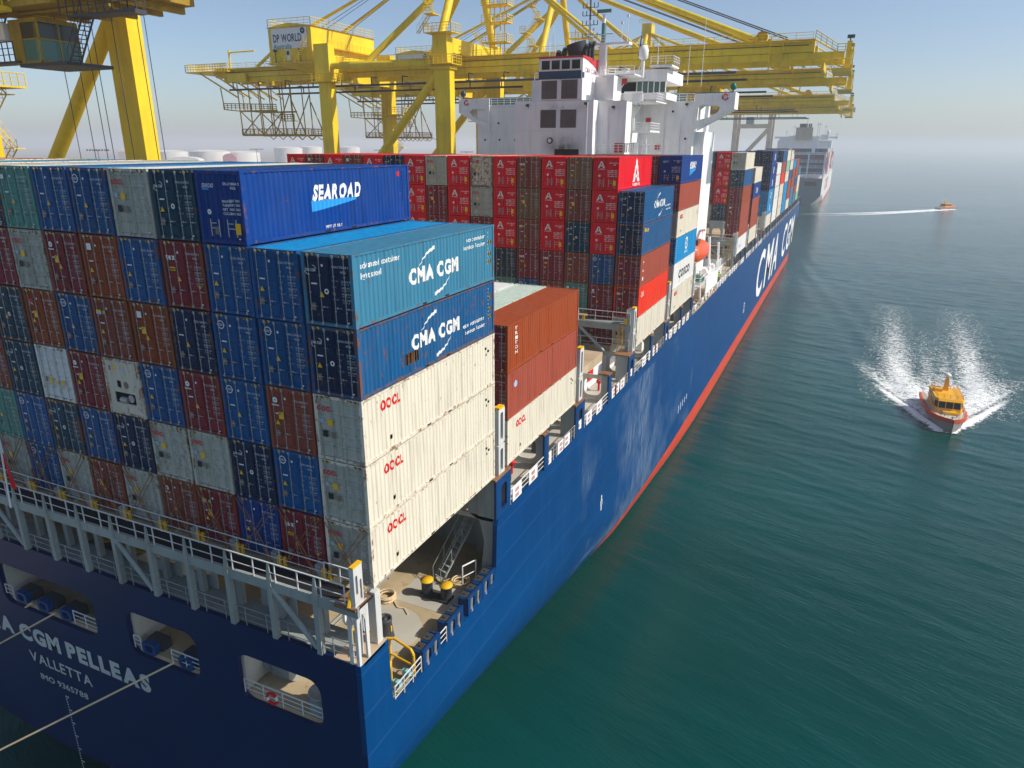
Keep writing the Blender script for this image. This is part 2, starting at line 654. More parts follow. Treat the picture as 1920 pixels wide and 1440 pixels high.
WATER = water_mat()
xs = spaced(-2, 75, 0.36, 22000, 1.06)
ys = spaced(-12, 250, 0.45, 22000, 1.045)
me, _, _ = grid_mesh('water', xs, ys, lambda x, y: WATER_Z + water_h(x, y))
me.materials.append(WATER)
tag(link('water', me), kind='structure')


def foam_mat():
    m, t, b = new_mat('sea_foam')
    at = N(t, 'ShaderNodeAttribute', attribute_name='foam')
    n1 = noise(t, coords(t, (1.5, 2.2, 1)), 1.0, 8, 0.78)
    n2 = noise(t, coords(t, (5, 7.5, 1)), 1.0, 4, 0.7)
    k = mathn(t, 'ADD', mathn(t, 'MULTIPLY', n1, 0.6), mathn(t, 'MULTIPLY', n2, 0.4))
    k = mathn(t, 'ADD', mathn(t, 'MULTIPLY', mathn(t, 'SUBTRACT', k, 0.5), 2.3), 0.5)
    k = mathn(t, 'ADD', k, mathn(t, 'MULTIPLY', at.outputs['Fac'], 0.36))
    f = mathn(t, 'MULTIPLY', ramp(t, k, 0.62, 0.80), mathn(t, 'GREATER_THAN', at.outputs['Fac'], 0.01))
    b.inputs['Base Color'].default_value = (0.80, 0.84, 0.84, 1)
    b.inputs['Roughness'].default_value = 0.8
    t.links.new(f, b.inputs['Alpha'])
    return m


FOAM = foam_mat()


def foam_sheet(name, xs, ys, fn, label):
    lift = 0.05
    def zf(x, y):
        return WATER_Z + water_h(x, y) + lift + fn(x, y)[1]
    me, X, Y = grid_mesh(name, xs, ys, zf)
    at = me.attributes.new('foam', 'FLOAT', 'POINT')
    at.data.foreach_set('value', fn(X, Y)[0].astype(np.float32).ravel())
    me.materials.append(FOAM)
    o = link(name, me)
    return tag(o, label, 'wake', kind='stuff')


def g(u, w):
    return np.exp(-(u / w) ** 2)


def wake_near(x, y):
    s = y - 93.8
    l = x - (34.7 + 0.055 * s)
    al = np.abs(l)
    arm = np.minimum(0.53 * np.clip(s, 0, None) + 0.9, 1.2 + 0.44 * np.clip(s, 0, None))
    f = 1.5 * g(al - arm, 0.75) * np.clip((22 - s) / 8, 0, 1) * (s > -0.8)
    fill = np.clip((arm - al) / 1.5, 0, 1) * np.clip((36 - s) / 16, 0, 1) * np.clip(s / 4, 0, 1) * 0.85
    side = 5.4 + 0.012 * s
    band = 0.86 * g(al - side - 0.02 * s * (l < 0), np.clip(3.4 - 0.01 * s, 1.4, 4)) * np.clip((s - 8) / 10, 0, 1) * np.clip((108 - s) / 85, 0, 1)
    mid = 0.7 * g(al - 1.5, 1.6) * np.clip((s - 14) / 4, 0, 1) * np.clip((70 - s) / 55, 0, 1)
    f = np.maximum(np.maximum(f, band), np.maximum(fill, mid))
    ridge = 0.45 * g(al - arm, 0.6) * np.clip((16 - s) / 10, 0, 1) * np.clip((s + 1) / 2, 0, 1)
    return np.clip(f, 0, 1.6), ridge


foam_sheet('boat_wake', np.arange(22, 54, 0.22), np.arange(91, 190, 0.26), wake_near, 'white foaming wake spreading behind the near yellow boat')


def wake_far(x, y):
    # runs from (84, 574) to the west-south-west
    d = Vector((-80, -90, 0)).normalized()
    s = (x - 79.5) * d.x + (y - 548) * d.y
    l = (x - 79.5) * d.y - (y - 548) * d.x
    l = l + 5 * np.sin(s / 30) * np.clip(s / 90, 0, 1)
    al = np.abs(l)
    f = 2.6 * g(al - (1.8 + 0.035 * np.clip(s, 0, 200)), 2.2) * np.clip((s + 8) / 6, 0, 1) * np.clip((125 - s) / 95, 0, 1)
    f = np.maximum(f, 1.6 * g(al, 2.0) * np.clip(s / 5, 0, 1) * np.clip((110 - s) / 80, 0, 1))
    return f, 0.35 * g(al - 1.9, 1.2) * np.clip((25 - s) / 20, 0, 1) * np.clip((s + 8) / 6, 0, 1)


foam_sheet('boat_wake', np.arange(-8, 96, 0.6), np.arange(450, 570, 0.6), wake_far, 'long white wake trailing behind the distant small boat')

# ------------------------------------------------------------------ quay, land, breakwater, tanks
CONC = paint('concrete', (0.36, 0.34, 0.31), 0.85, 0.0, 0.25)
LANDM = paint('dusty_ground', (0.30, 0.27, 0.23), 0.9, 0.0, 0.3, streak=False, sc=0.02)
mb = MB()
mb.box(-420, -46.5, -400, 1500, -26, -19.5)
tag(mb.build('quay', CONC), kind='structure')
mb = MB()
mb.box(-9000, -420, 200, 9000, -23.9, -19.9)
tag(mb.build('land', LANDM), kind='structure')
mb = MB()
rr = random.Random(5)
px_ = 1700.0
while px_ < 4400:
    w_ = rr.uniform(30, 70)
    mb.hexa([(px_, 4790, -24), (px_ + w_ + 4, 4790, -24), (px_ + w_ + 4, 4830, -24), (px_, 4830, -24)],
            [(px_ + 4, 4800, -23 + rr.uniform(4, 8)), (px_ + w_, 4800, -23 + rr.uniform(4, 8)), (px_ + w_, 4820, -17), (px_ + 4, 4820, -17)])
    px_ += w_
tag(mb.build('breakwater', CONC), 'low rocky breakwater far away on the sea horizon', 'breakwater')

TANKM = paint('white_tank_paint', (0.74, 0.72, 0.68), 0.6, 0.0, 0.12, sc=0.1)


def ray(u, v):
    return fwd + (u - 960) / 1326.1 * r2 - (v - 720) / 1326.1 * u2


def ground_at(u, dist):
    """ground point at a horizontal distance along the bearing of image column u (at the horizon)"""
    d = ray(u, 275)
    h = Vector((d.x, d.y, 0)).normalized()
    return Vector((16.539, -21.736, 0)) + h * dist


tanks = [(392, 1300, 31, 27, 'wide white oil storage tank standing behind the second light tower'),
         (452, 1340, 29, 25, 'white oil storage tank beside the slim dark light mast'),
         (318, 1380, 27, 26, 'pale oil storage tank next to the big yellow crane leg'),
         (540, 1700, 30, 31, 'hazy storage tank farther back near the landside crane leg'),
         (583, 1900, 26, 32, 'faint storage tank showing just left of the crane leg'),
         (655, 1950, 26, 32, 'faint storage tank between the two landside crane legs')]
for u, d, r_, h_, lab in tanks:
    p = ground_at(u, d)
    t_ = thing('storage_tank', lab, 'tank', (p.x, p.y, -19.9), 0, 'oil tanks beyond the quay')
    mb = MB()
    mb.lathe([(r_, 0), (r_, h_)], n=40)
    mb.build('tank_wall', TANKM, t_)
    mb = MB()
    mb.lathe([(r_ + .1, h_ + .02), (r_ * 0.7, h_ + 1.8), (r_ * .3, h_ + 2.6), (0.01, h_ + 2.8)], n=40)
    mb.build('tank_roof', TANKM, t_)
    mb = MB()
    for i in range(40):
        a, b_ = 2 * math.pi * i / 40, 2 * math.pi * (i + 1) / 40
        mb.tube((r_ * math.cos(a), r_ * math.sin(a), h_ + 1), (r_ * math.cos(b_), r_ * math.sin(b_), h_ + 1), .08, 4, cap=False)
        mb.tube((r_ * math.cos(a), r_ * math.sin(a), h_), (r_ * math.cos(a), r_ * math.sin(a), h_ + 1), .06, 4, cap=False)
    for i in range(60):
        a, b_ = -1.9 + i / 60 * .9, -1.9 + (i + 1) / 60 * .9
        za, zb = h_ * i / 60, h_ * (i + 1) / 60
        mb.tube(((r_ + .5) * math.cos(a), (r_ + .5) * math.sin(a), za), ((r_ + .5) * math.cos(b_), (r_ + .5) * math.sin(b_), zb), .3, 4, cap=False)
    mb.build('stair_rail', STEEL, t_)

SHEDM = paint('shed_cladding', (0.42, 0.36, 0.30), 0.8, 0.0, 0.2)
SHEDP = paint('pink_cladding', (0.50, 0.22, 0.26), 0.8, 0.0, 0.2)
for u, d, w_, h_, mt, lab in ((345, 1150, 44, 21, SHEDM, 'grey domed storage shed in front of the oil tanks'),
                              (429, 1250, 20, 24, SHEDP, 'pink block beside the second oil tank'),
                              (240, 1800, 36, 30, SHEDM, 'far hazy building on the shore behind the crane leg')):
    p = ground_at(u, d)
    t_ = thing('shed', lab, 'shed', (p.x, p.y, -19.9), 0.6)
    mb = MB()
    mb.box(-w_ / 2, w_ / 2, -w_ / 3, w_ / 3, 0, h_ * .75)
    mb.build('wall', mt, t_)
    mb = MB()
    n = 10
    pr_ = [(-w_ / 2 * math.cos(math.pi * i / n), h_ * .75 + h_ * .27 * math.sin(math.pi * i / n) + .02) for i in range(n + 1)]
    mb.plate(pr_, [], lambda x, z, dd: (x, -w_ / 3 + dd, z), w_ * .666)
    mb.build('roof', TANKM if mt is SHEDM else mt, t_)

MASTM = flat('mast_steel', (0.10, 0.11, 0.12), 0.6)
for u, d, h_, lab in ((480, 950, 33, 'tall light mast in front of the white oil tanks'),
                      (811, 620, 29, 'light tower with a ring of lamps between the yellow crane legs'),
                      (875, 900, 31, 'slim light mast seen left of the white bridge block'),
                      (182, 640, 34, 'light tower with many lamps behind the hanging crane wires'),
                      (712, 1000, 32, 'faint light mast beside the yellow landside crane leg')):
    p = ground_at(u, d)
    t_ = thing('light_mast', lab, 'light mast', (p.x, p.y, -19.9), 0, 'light masts on the terminal')
    mb = MB()
    mb.tube((0, 0, 0), (0, 0, h_), .55, 8, r2=.25)
    mb.build('pole', MASTM, t_)
    mb = MB()
    mb.lathe([(1.8, h_ - .5), (1.8, h_ - .3)], n=12)
    mb.build('ring', MASTM, t_)
    for i in range(8):
        mb = MB()
        k = -7 + 2 * i
        mb.hexa([(k - .7, -.5, h_ - .9), (k + .7, -.5, h_ - .9), (k + .7, .5, h_ - .6), (k - .7, .5, h_ - .6)],
                [(k - .6, -.3, h_ + .3), (k + .6, -.3, h_ + .3), (k + .6, .5, h_ + .4), (k - .6, .5, h_ + .4)])
        mb.tube((k, 0, h_ - .3), (k * .2, 0, h_ - .4), .12, 4)
        lp = mb.build('lamp', MASTM, t_)
        lp.rotation_euler = (0, 0, 0.75)

# ------------------------------------------------------------------ haze
hm = bpy.data.materials.new('haze')
hm.use_nodes = True
t = hm.node_tree
t.nodes.remove(t.nodes['Principled BSDF'])
pv = t.nodes.new('ShaderNodeVolumePrincipled')
pv.inputs['Color'].default_value = (0.93, 0.965, 1.0, 1)
pv.inputs['Density'].default_value = 0.00036
pv.inputs['Anisotropy'].default_value = 0.28
t.links.new(pv.outputs[0], t.nodes['Material Output'].inputs['Volume'])
mb = MB()
mb.box(-26000, 26000, -26000, 26000, -25.2, 72)
tag(mb.build('haze', hm), kind='stuff')
# ------------------------------------------------------------------ the ship
SHIP = thing('container_ship', 'big blue hulled container ship alongside the quay, stacked high with containers', 'container ship', (0, 0, 0))
XS = 0.15
DECK_M = -7.25            # mooring deck
SHEER = -2.75


def knuckle(y):
    return float(np.interp(y, [-1.5, 12, 44, 57, 74, 90, 136, 200], [-9.8, -11.0, -15.9, -17.2, -19.2, -20.6, -23.6, -25.0]))


def inset(y):
    return float(np.interp(y, [-1.5, 12, 44, 90, 136], [21.5, 17.5, 9.0, 2.4, 0.0]))


def half_deck(y):
    return float(np.interp(y, [0, 292, 306, 318, 328, 336, 342, 346], [22.0, 22.0, 21.0, 18.5, 14.5, 9.5, 4.5, 0.3]))


def half_wl(y):
    return float(np.interp(y, [0, 262, 276, 293, 309, 324, 333, 339], [22.0, 22.0, 20.8, 16.8, 11.0, 5.0, 1.8, 0.2]))


def hull_section(y):
    """starboard half profile, top to bottom, as (half breadth, z)"""
    pts = []
    if y < 140:
        zk, b = knuckle(y), inset(y)
        zb = -17.5 if y < 0 else float(np.interp(y, [0, 12, 44, 90], [-17.8, -21, -25, -25.5]))
        for i in range(6):
            pts.append((22.0, -8.0 + (zk + 8.0) * i / 5))
        for i in range(1, 9):
            a = math.pi / 2 * i / 8
            pts.append((22.0 - b * (1 - math.cos(a)), zk + (zb - zk) * math.sin(a)))
    else:
        bd, bw = half_deck(y), half_wl(min(y, 338))
        for i in range(14):
            q = i / 13
            z = -8.0 - 17.5 * q
            pts.append((bd + (bw - bd) * min(1, q / 0.86) ** 0.8, z))
    return pts


ystn = [-1.5, 3, 8, 14, 22, 32, 44, 58, 74, 90, 112, 136, 160, 185, 210, 235, 250, 260, 270, 280, 290, 298, 306, 314, 320, 326, 331, 336, 340, 344, 346]
mb = MB()
rows = []
for y in ystn:
    p = hull_section(y)
    rows.append([(CX + h, y, z) for h, z in p] + [(CX - h, y, z) for h, z in reversed(p)])
k = len(rows[0])
vs = [v for r_ in rows for v in r_]
fs = []
for j in range(len(rows) - 1):
    for i in range(k - 1):
        a = j * k + i
        fs.append((a, a + k, a + k + 1, a + 1))
mb.add(vs, fs, 0, True)
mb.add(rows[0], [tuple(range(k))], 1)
mb.build('hull', [HULL, HULL_SHADED], SHIP)

# starboard shell above z = -8, with the mooring notch
mb = MB()
top_z = lambda y: -3.0 if y < 0.65 else SHEER
outer = [(-1.5, -8.0), (292, -8.0), (292, SHEER), (12.4, SHEER), (12.15, -3.2), (12.0, -6.0), (11.7, -6.7), (11.0, -7.05), (10.2, -7.12), (1.7, -7.12), (1.05, -6.95), (0.72, -6.5), (0.66, -5.5), (0.6, -3.0), (-1.5, -3.0)]
mb.plate(outer, [], stbd(XS), 0.28)
mb.build('side_shell', HULL, SHIP)
# port shell
mb = MB()
mb.plate([(-1.5, -8.0), (292, -8.0), (292, SHEER), (-1.5, SHEER)], [], lambda u, v, d=0: (LEFT + d, u, v), 0.28)
mb.build('side_shell', HULL, SHIP)
# bow plating above z = -8
mb = MB()
ys_b = [292, 298, 306, 312, 318, 323, 328, 332, 336, 339, 342, 344, 346]
for s in (1, -1):
    vs = []
    for y in ys_b:
        zt = SHEER + float(np.interp(y, [292, 305, 346], [0, 1.2, 3.0]))
        vs += [(CX + s * half_deck(y), y, -8.0), (CX + s * (half_deck(y) + .25), y, zt)]
    mb.add(vs, [(2 * i, 2 * i + 2, 2 * i + 3, 2 * i + 1) if s > 0 else (2 * i, 2 * i + 1, 2 * i + 3, 2 * i + 2) for i in range(len(ys_b) - 1)], 0, True)
mb.build('bow_shell', HULL, SHIP)

# transom with its mooring windows
holes = []
WIN = [(-7.35, -2.25), (-15.15, -10.05), (-26.05, -17.75), (-33.75, -28.65), (-41.55, -36.45)]
for a, b_ in WIN:
    holes.append(rrect(a, b_, -7.5, -4.75, 0.75))
mb = MB()
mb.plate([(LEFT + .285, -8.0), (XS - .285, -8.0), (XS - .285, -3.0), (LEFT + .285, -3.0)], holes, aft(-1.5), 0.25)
mb.build('transom', HULL_SHADED, SHIP)
tr = 0
# transom web plates and dark inner structure
for a, b_ in WIN:
    mb = MB()
    mb.plate([(-1.2, -7.2), (1.4, -7.2), (1.0, -5.6), (0.9, -3.05), (-1.2, -3.05)], [], lambda u, v, d=0, a=a: (a - .02 + d, u, v), 0.2)
    mb.build('web_frame', CREAM, SHIP)
for x in (-16.3, -27.4, -35, -42.6):
    mb = MB()
    mb.box(x - .1, x + .1, -1.2, 12.5, -7.2, -3.05)
    mb.build('web_frame', CREAM, SHIP)

# decks
mb = MB()
mb.box(LEFT + .3, XS - .05, -1.24, 15.8, DECK_M - .3, DECK_M)
mb.build('mooring_deck', DECKM, SHIP)
mb = MB()
mb.box(LEFT + .3, XS - .32, 12.3, 292, SHEER - .35, SHEER - .05)
vs = []
yy = [292, 300, 306, 312, 318, 323, 328, 332, 336, 340, 344, 346]
for y in yy:
    vs += [(CX - half_deck(y) + .1, y, SHEER + .1), (CX + half_deck(y) - .1, y, SHEER + .1)]
mb.add(vs, [(2 * i, 2 * i + 1, 2 * i + 3, 2 * i + 2) for i in range(len(yy) - 1)])
mb.build('main_deck', DECKG, SHIP)
# pale painted pads on the mooring deck
mb = MB()
mb.box(-4.75, -0.95, 8.15, 10.75, DECK_M - .02, DECK_M + .012)
mb.lathe([(2.1, -.02), (2.1, .016)], (-3.75, 5.6, DECK_M), 28)
mb.box(-1.15, XS - .1, 3.1, 8.15, DECK_M - .02, DECK_M + .008)
mb.build('deck_pad', DECKG, SHIP)
# after deck edge: walkway plate on top of the transom, small corner deck, sills
mb = MB()
mb.box(LEFT, XS, -1.25, 0.35, -3.15, -3.02)
mb.build('transom_walkway', GREY, SHIP)
mb = MB()
mb.box(-1.3, XS - .01, -1.49, 0.55, -3.0, -2.97)
mb.box(-0.12, XS - .3, 0.7, 11.8, DECK_M, DECK_M + .1)
mb.build('deck_edge', HATCH, SHIP)
# bulkhead ahead of the mooring deck, side web frames with rounded openings
for b_ in ((LEFT + .3, -2.6, 15.7, 15.9, DECK_M, -0.3), (-2.7, XS - .3, 14.9, 15.1, DECK_M, SHEER - .1), (-7.2, -6.9, 10.5, 15.7, DECK_M, -0.3)):
    mb = MB()
    mb.box(*b_)
    mb.build('bulkhead', GREY, SHIP)
mb = MB()
mb.plate([(-1.9, SHEER), (-1.9, -.35), (XS - .3, -.35), (XS - .3, -7.2), (-1.1, -7.2), (-0.8, -4.6), (-1.1, -3.2)], [], lambda u, v, d=0: (u, 12.3 + d, v), 0.25)
mb.build('web_frame', GREY, SHIP)
mb = MB()
mb.box(-0.42, 0.0, 0.02, 0.42, -7.2, -0.25)
mb.build('corner_pillar', RAILM, SHIP)

# hatch coamings / hatch covers under each bay
BAYS = [0.0, 13.95, 28.7, 43.45, 58.55, 112.0, 128.0, 143.5, 159.2, 174.0, 188.4, 202.8, 217.2, 231.6, 246.0, 260.4, 274.8]
for y in BAYS[1:]:
    mb = MB()
    mb.box(LEFT + 2.8, -2.7, y - .6, y + 12.7, SHEER, -0.95)
    mb.build('hatch_coaming', SHIPW, SHIP)
for y in BAYS:
    zb = -.75
    for k_ in range(4):
        mb = MB()
        x1 = -2.55 - k_ * 9.75
        mb.box(x1 - 9.65, x1, y - .1, y + 12.3, zb - .2, -0.12)
        for q in range(5):
            mb.box(x1 - 9.6 + q * 2.1, x1 - 9.4 + q * 2.1, y - .05, y + .5, -0.12, -0.03)
        mb.build('hatch_cover', HATCH, SHIP)
# lettering on the open hatch
mb = MB()
mb.text('BAY 09', top(-0.10), h=.42, m=0, x=-4.6, y=34)
mb.build('hatch_lettering', BLACK, SHIP)
mb = MB()
mb.box(-2.54, -2.50, 37.0, 38.2, -1.9, -0.95)
mb.build('hatch_sign', RED, SHIP)

# side passage: blue box pillars at bay ends, slim pillars at mid-bay, white webs, rails and panels
def side_post(y0, y1, slot=True):
    mb = MB()
    o = [(y0, SHEER - .02), (y1, SHEER - .02), (y1, -.22), (y0, -.22)]
    hole = [rrect(y0 + .72, y1 - .55, SHEER + .35, -.75, .2, 3)] if slot else []
    mb.plate(o, hole, stbd(XS + .01), .14)
    pl = mb.build('side_pillar', BLUE, SHIP)
    for y in ((y0 + .05, y1 - .2) if slot else (y0 + .2,)):
        mb = MB()
        mb.box(-1.1 if slot else -.55, XS - .14, y, y + .15, SHEER, -.25)
        mb.build('pillar_web', GREY, pl)
    return pl


def side_cap(y0, y1):
    mb = MB()
    mb.box(-1.3 if y1 - y0 > 1 else -.8, XS, y0 - .06, y1 + .06, -.22, -.1)
    return mb.build('pillar_cap', RUSTY, SHIP)


posts = []
for i, y in enumerate(BAYS):
    if 72 < y < 100:
        continue
    e = y + 12.19
    posts.append((e - .15, e + 1.9 if i != 4 else e + 1.0, True))
    if i:
        posts.append((y + 5.7, y + 6.5, False))
posts = [p for p in posts if p[0] > 11]
for y0, y1, s in posts:
    side_post(y0, y1, s)
    side_cap(y0, y1)
for y0, y1, s in posts[:14]:
    mb = MB()
    mb.plate([(-2.65, SHEER), (-.1, SHEER), (-.1, -.5), (-2.65, -.5)], [rrect(-2.3, -.75, SHEER + .35, -.85, .5)], lambda u, v, d=0, y=y1: (u, y - .12 + d, v), .1)
    mb.build('web_frame', CREAM, SHIP)

n_panel = 0
spans = []
prev = 14.1
for y0, y1, s in posts[1:]:
    if y0 - prev > 1.5:
        spans.append((prev + .1, y0 - .1))
    prev = y1
for a, b_ in spans:
    if 71 < a < 100 and b_ - a > 20:
        a, b_ = 73.5, 111.8
    mb = MB()
    railing(mb, [(XS - .06, a, SHEER), (XS - .06, b_, SHEER)], 1.0, 1.5, .03, 3)
    mb.build('side_rail', RAILM, SHIP)
    if a > 150:
        continue
    cnt = max(1, int((b_ - a) / 2.6))
    for q in range(cnt):
        y0 = a + .25 + q * 2.6
        if (n_panel * 7) % 5 in (3,):
            n_panel += 1
            continue
        mb = MB()
        mb.box(XS - .03, XS, y0, y0 + 1.35, SHEER + .06, SHEER + .98)
        pn = mb.build('rail_panel', SHIPW, SHIP)
        mb = MB()
        for r_ in range(2):
            for l_ in range(4):
                z0 = SHEER + .18 + r_ * .4 + l_ * .07
                mb.box(XS, XS + .006, y0 + .35, y0 + .95, z0, z0 + .04)
        mb.build('panel_print', MAROON, pn)
        n_panel += 1

# deck furniture in the side passage
rr = random.Random(11)
for y in (16.2, 18.3, 22.4, 29.8, 31.5, 37.5, 46, 52, 63, 68, 76, 80, 98, 105, 116, 122, 134, 150):
    mb = MB()
    kind = rr.randrange(3)
    if kind == 0:
        mb.box(-2.3, -1.5, y, y + 1.1, SHEER, SHEER + .9)
        mb.box(-2.35, -1.45, y - .05, y + 1.15, SHEER + .9, SHEER + .96)
    elif kind == 1:
        mb.lathe([(.35, 0), (.35, .6), (.28, .7), (.3, 1.0), (.05, 1.05)], (-1.6, y, SHEER), 12)
        mb.lathe([(.35, 0), (.35, .6), (.28, .7), (.3, 1.0), (.05, 1.05)], (-1.6, y + 1, SHEER), 12)
    else:
        mb.tube((-1.7, y, SHEER), (-1.7, y, SHEER + .8), .1, 8)
        mb.lathe([(.02, .6), (.25, .72), (.25, .95), (.02, 1.05)], (-1.7, y, SHEER), 10)
    mb.build('deck_fitting', [SHIPW, CHAR, RED][kind], SHIP)

# hull lettering
for ch, y0, y1, z0, z1 in (('C', 152.5, 166.5, -16.2, -5.3), ('M', 171.5, 188, -16.2, -5.3), ('A', 191, 206, -16.2, -5.3),
                           ('C', 222, 235, -15.6, -5.3), ('G', 239, 252, -15.4, -5.3), ('M', 255, 268.5, -15.2, -5.3)):
    mb = MB()
    mb.text(ch, stbd(XS + .03), w=y1 - y0, h=z1 - z0, x=(y0 + y1) / 2, y=(z0 + z1) / 2, slant=.12)
    mb.build('hull_lettering', SHIPW, SHIP)
mb = MB()
for q in ((0, 0, 1.6, .18), (0, 1.9, 1.6, 2.08), (0, 0, .18, 2.08), (1.42, 0, 1.6, 2.08), (.5, .5, 1.1, .7), (.5, 1.3, 1.1, 1.5)):
    mb.box(XS, XS + .03, 131.5 + q[0], 131.5 + q[2], -14.8 + q[1], -14.8 + q[3])
for q in range(5):
    mb.box(XS, XS + .03, 67.5 + q * 1.3, 67.7 + q * 1.3, -15.2 + q * .1, -14.1)
mb.box(XS, XS + .03, 33.6, 34.1, -12.4, -11.9)
mb.box(XS, XS + .03, 33.75, 33.95, -12.9, -11.4)
mb.build('hull_mark', SHIPW, SHIP)

# name on the transom
mb = MB()
mb.text('CMA CGM PELLEAS', aft(-1.53), w=15.6, h=1.02, x=-21.95, y=-9.3, bold=1)
mb.build('transom_lettering', PALE, SHIP)
mb = MB()
mb.text('VALLETTA', aft(-1.53), w=5.6, h=.72, x=-22.1, y=-11.0)
mb.build('transom_lettering', PALE, SHIP)
mb = MB()
mb.text('IMO 9365788', aft(-1.53), w=4.3, h=.42, x=-22.15, y=-12.35)
mb.build('transom_lettering', PALE, SHIP)
mb = MB()
for i in range(30):
    z = -13.2 - i * .2
    mb.box(-22.27, -22.27 + (.3 if i % 5 == 0 else .09), -1.53, -1.51, z, z + .07)
mb.build('draught_scale', PALE, SHIP)
mb = MB()
mb.plate([(-1.0, -17.9), (1.5, -17.7), (2.2, -24.5), (-1.4, -24.5)], [], lambda u, v, d=0: (CX + 1.6 + d, u, v), .8)
mb.build('rudder', RED, SHIP)

# ------------------------------------------------------------------ lashing bridge over the transom
LB = thing('lashing_bridge', None, None)
LB.parent = SHIP
mb = MB()
mb.box(LEFT + .5, XS + .1, -1.45, -.42, -.08, .0)
mb.build('walkway', DARK, LB)
mb = MB()
mb.box(LEFT + .5, XS + .1, -1.55, -1.40, -.46, .05)
mb.build('edge_beam', GREY, LB)
px0 = -7.09
xs_post = [px0 + 2.56 * q for q in (2, 1)] + [px0 - 2.56 * q for q in range(0, 14)]
for x in xs_post:
    mb = MB()
    mb.box(x - .13, x + .13, -1.62, -1.34, -3.0, -.1)
    mb.hexa([(x - .12, -1.64, -.1), (x + .12, -1.64, -.1), (x + .12, -1.5, -.1), (x - .12, -1.5, -.1)],
            [(x - .03, -1.58, .95), (x + .03, -1.58, .95), (x + .03, -1.5, .95), (x - .03, -1.5, .95)])
    mb.build('post', GREY, LB)
for x in [px0 - .8 + 2.56 * q for q in (2, 1)] + [px0 - .8 - 2.56 * q for q in range(14)]:
    mb = MB()
    mb.box(x - .16, x + .16, -.34, -.06, -3.0, .62)
    mb.build('inner_post', GREY, LB)
for xt, s in ((-4.5, 1), (-14.8, 1), (-25.0, 1), (-35.2, 1)):
    mb = MB()
    mb.tube((xt, -1.5, -.3), (xt + 2.36 * s, -1.5, -2.75), .13, 8)
    mb.build('brace', GREY, LB)
mb = MB()
railing(mb, [(LEFT + .5, -1.52, 0.0), (-.4, -1.52, 0.0)], 1.0, 1.28, .03, 2)
railing(mb, [(LEFT + .5, -.45, 0.0), (-2.3, -.45, 0.0)], .95, 2.56, .022, 2)
railing(mb, [(-2.3, -.45, 0.0), (-.6, -.45, 0.0)], 1.0, .85, .03, 2)
mb.build('walkway_rail', RAILM, LB)
mb = MB()
railing(mb, [(LEFT + .5, -1.42, -3.0), (XS - .2, -1.42, -3.0)], 1.0, 1.28, .022, 3)
mb.build('lower_rail', STEEL, LB)
for x in [-7.6 - 2.56 * q for q in range(-2, 13)]:
    for dx in (0.0, .38):
        mb = MB()
        mb.box(x + dx, x + dx + .24 - dx * .3, -.46, -.36, .1, .62)
        mb.build('socket_box', YPAINT, LB)
# panels with rounded corners between some posts, as in the photograph
mb = MB()
for x0, x1 in ((-14.6, -12.3), (-12.0, -9.8), (-6.9, -4.7)):
    mb.plate([(x0, -2.95), (x1, -2.95), (x1, -.4), (x0, -.4)], [rrect(x0 + .3, x1 - .3, -2.3, -.75, .35)], lambda u, v, d=0: (u, .1 + d, v), .06)
mb.build('stiffener_plate', GREY, LB)
# starboard end tower
mb = MB()
mb.plate([(-1.5, .05), (-.9, .05), (-.9, 1.9), (-1.5, 1.9)], [rrect(-1.4, -1.25, .55, 1.5, .06, 2), rrect(-1.12, -.99, .2, 1.2, .05, 2)], stbd(.13), .08)
mb.box(-.1, .05, -1.5, -1.44, .05, 1.9)
for x in (-.3, .06):
    for y in (-1.46, -.78):
        mb.box(x - .07, x + .07, y - .07, y + .07, -2.98, .02)
mb.plate([(-1.52, -2.97), (-1.38, -2.97), (-1.35, -.9), (-1.15, -.45), (-.95, -.9), (-.9, -2.97), (-.74, -2.97), (-.74, .06), (-1.52, .06)], [], stbd(.145), .05)
mb.build('end_tower', RAILM, LB)
mb = MB()
mb.box(-.08, .14, -1.52, -.88, 1.9, 1.97)
mb.tube((-.15, -1.62, .05), (-.15, -1.35, .7), .09, 6)
mb.build('tower_cap', YPAINT, LB)
mb = MB()
mb.box(-.9, .2, -1.66, -.5, -.1, .04)
mb.build('tower_platform', RUSTY, LB)

# ------------------------------------------------------------------ mooring deck fittings
def bollard_pair(x, y, z, mcap=YPAINT):
    o = thing('bollard', None, None, (x, y, z))
    o.parent = SHIP
    mb = MB()
    mb.box(-.95, .95, -.42, .42, .0, .16)
    for dx in (-.66, .66):
        mb.lathe([(.36, .1), (.34, .2), (.34, .92), (.39, .96), (.39, 1.0)], (dx, 0, 0), 20)
    mb.build('bollard_body', CHAR, o)
    for dx in (-.66, .66):
        mb = MB()
        mb.lathe([(.40, 1.0), (.40, 1.07), (.02, 1.09)], (dx, 0, 0), 20)
        mb.build('bollard_cap', mcap, o)
    return o


b1 = bollard_pair(-2.55, 9.4, DECK_M)
for q in ((-9.5, 3.2), (-21, 4.5), (-24, 4.5), (-31, 4)):
    bollard_pair(q[0], q[1], DECK_M)


def capstan(x, y, z, big=1.0):
    o = thing('roller_pedestal', None, None, (x, y, z))
    o.parent = SHIP
    mb = MB()
    mb.lathe([(.5 * big, 0), (.46 * big, .15), (.36 * big, 1.0), (.40 * big, 1.05), (.40 * big, 1.22), (.30 * big, 1.23), (.30 * big, 1.12), (.1, 1.12), (.1, 1.2), (.02, 1.2)], n=20)
    mb.build('pedestal_body', CHAR, o)
    mb = MB()
    mb.box(.30 * big, .42 * big, -.05, .05, .45, .8)
    mb.build('pedestal_mark', YPAINT, o)


capstan(-3.3, 5.1, DECK_M)
capstan(-9.0, 6.5, DECK_M)

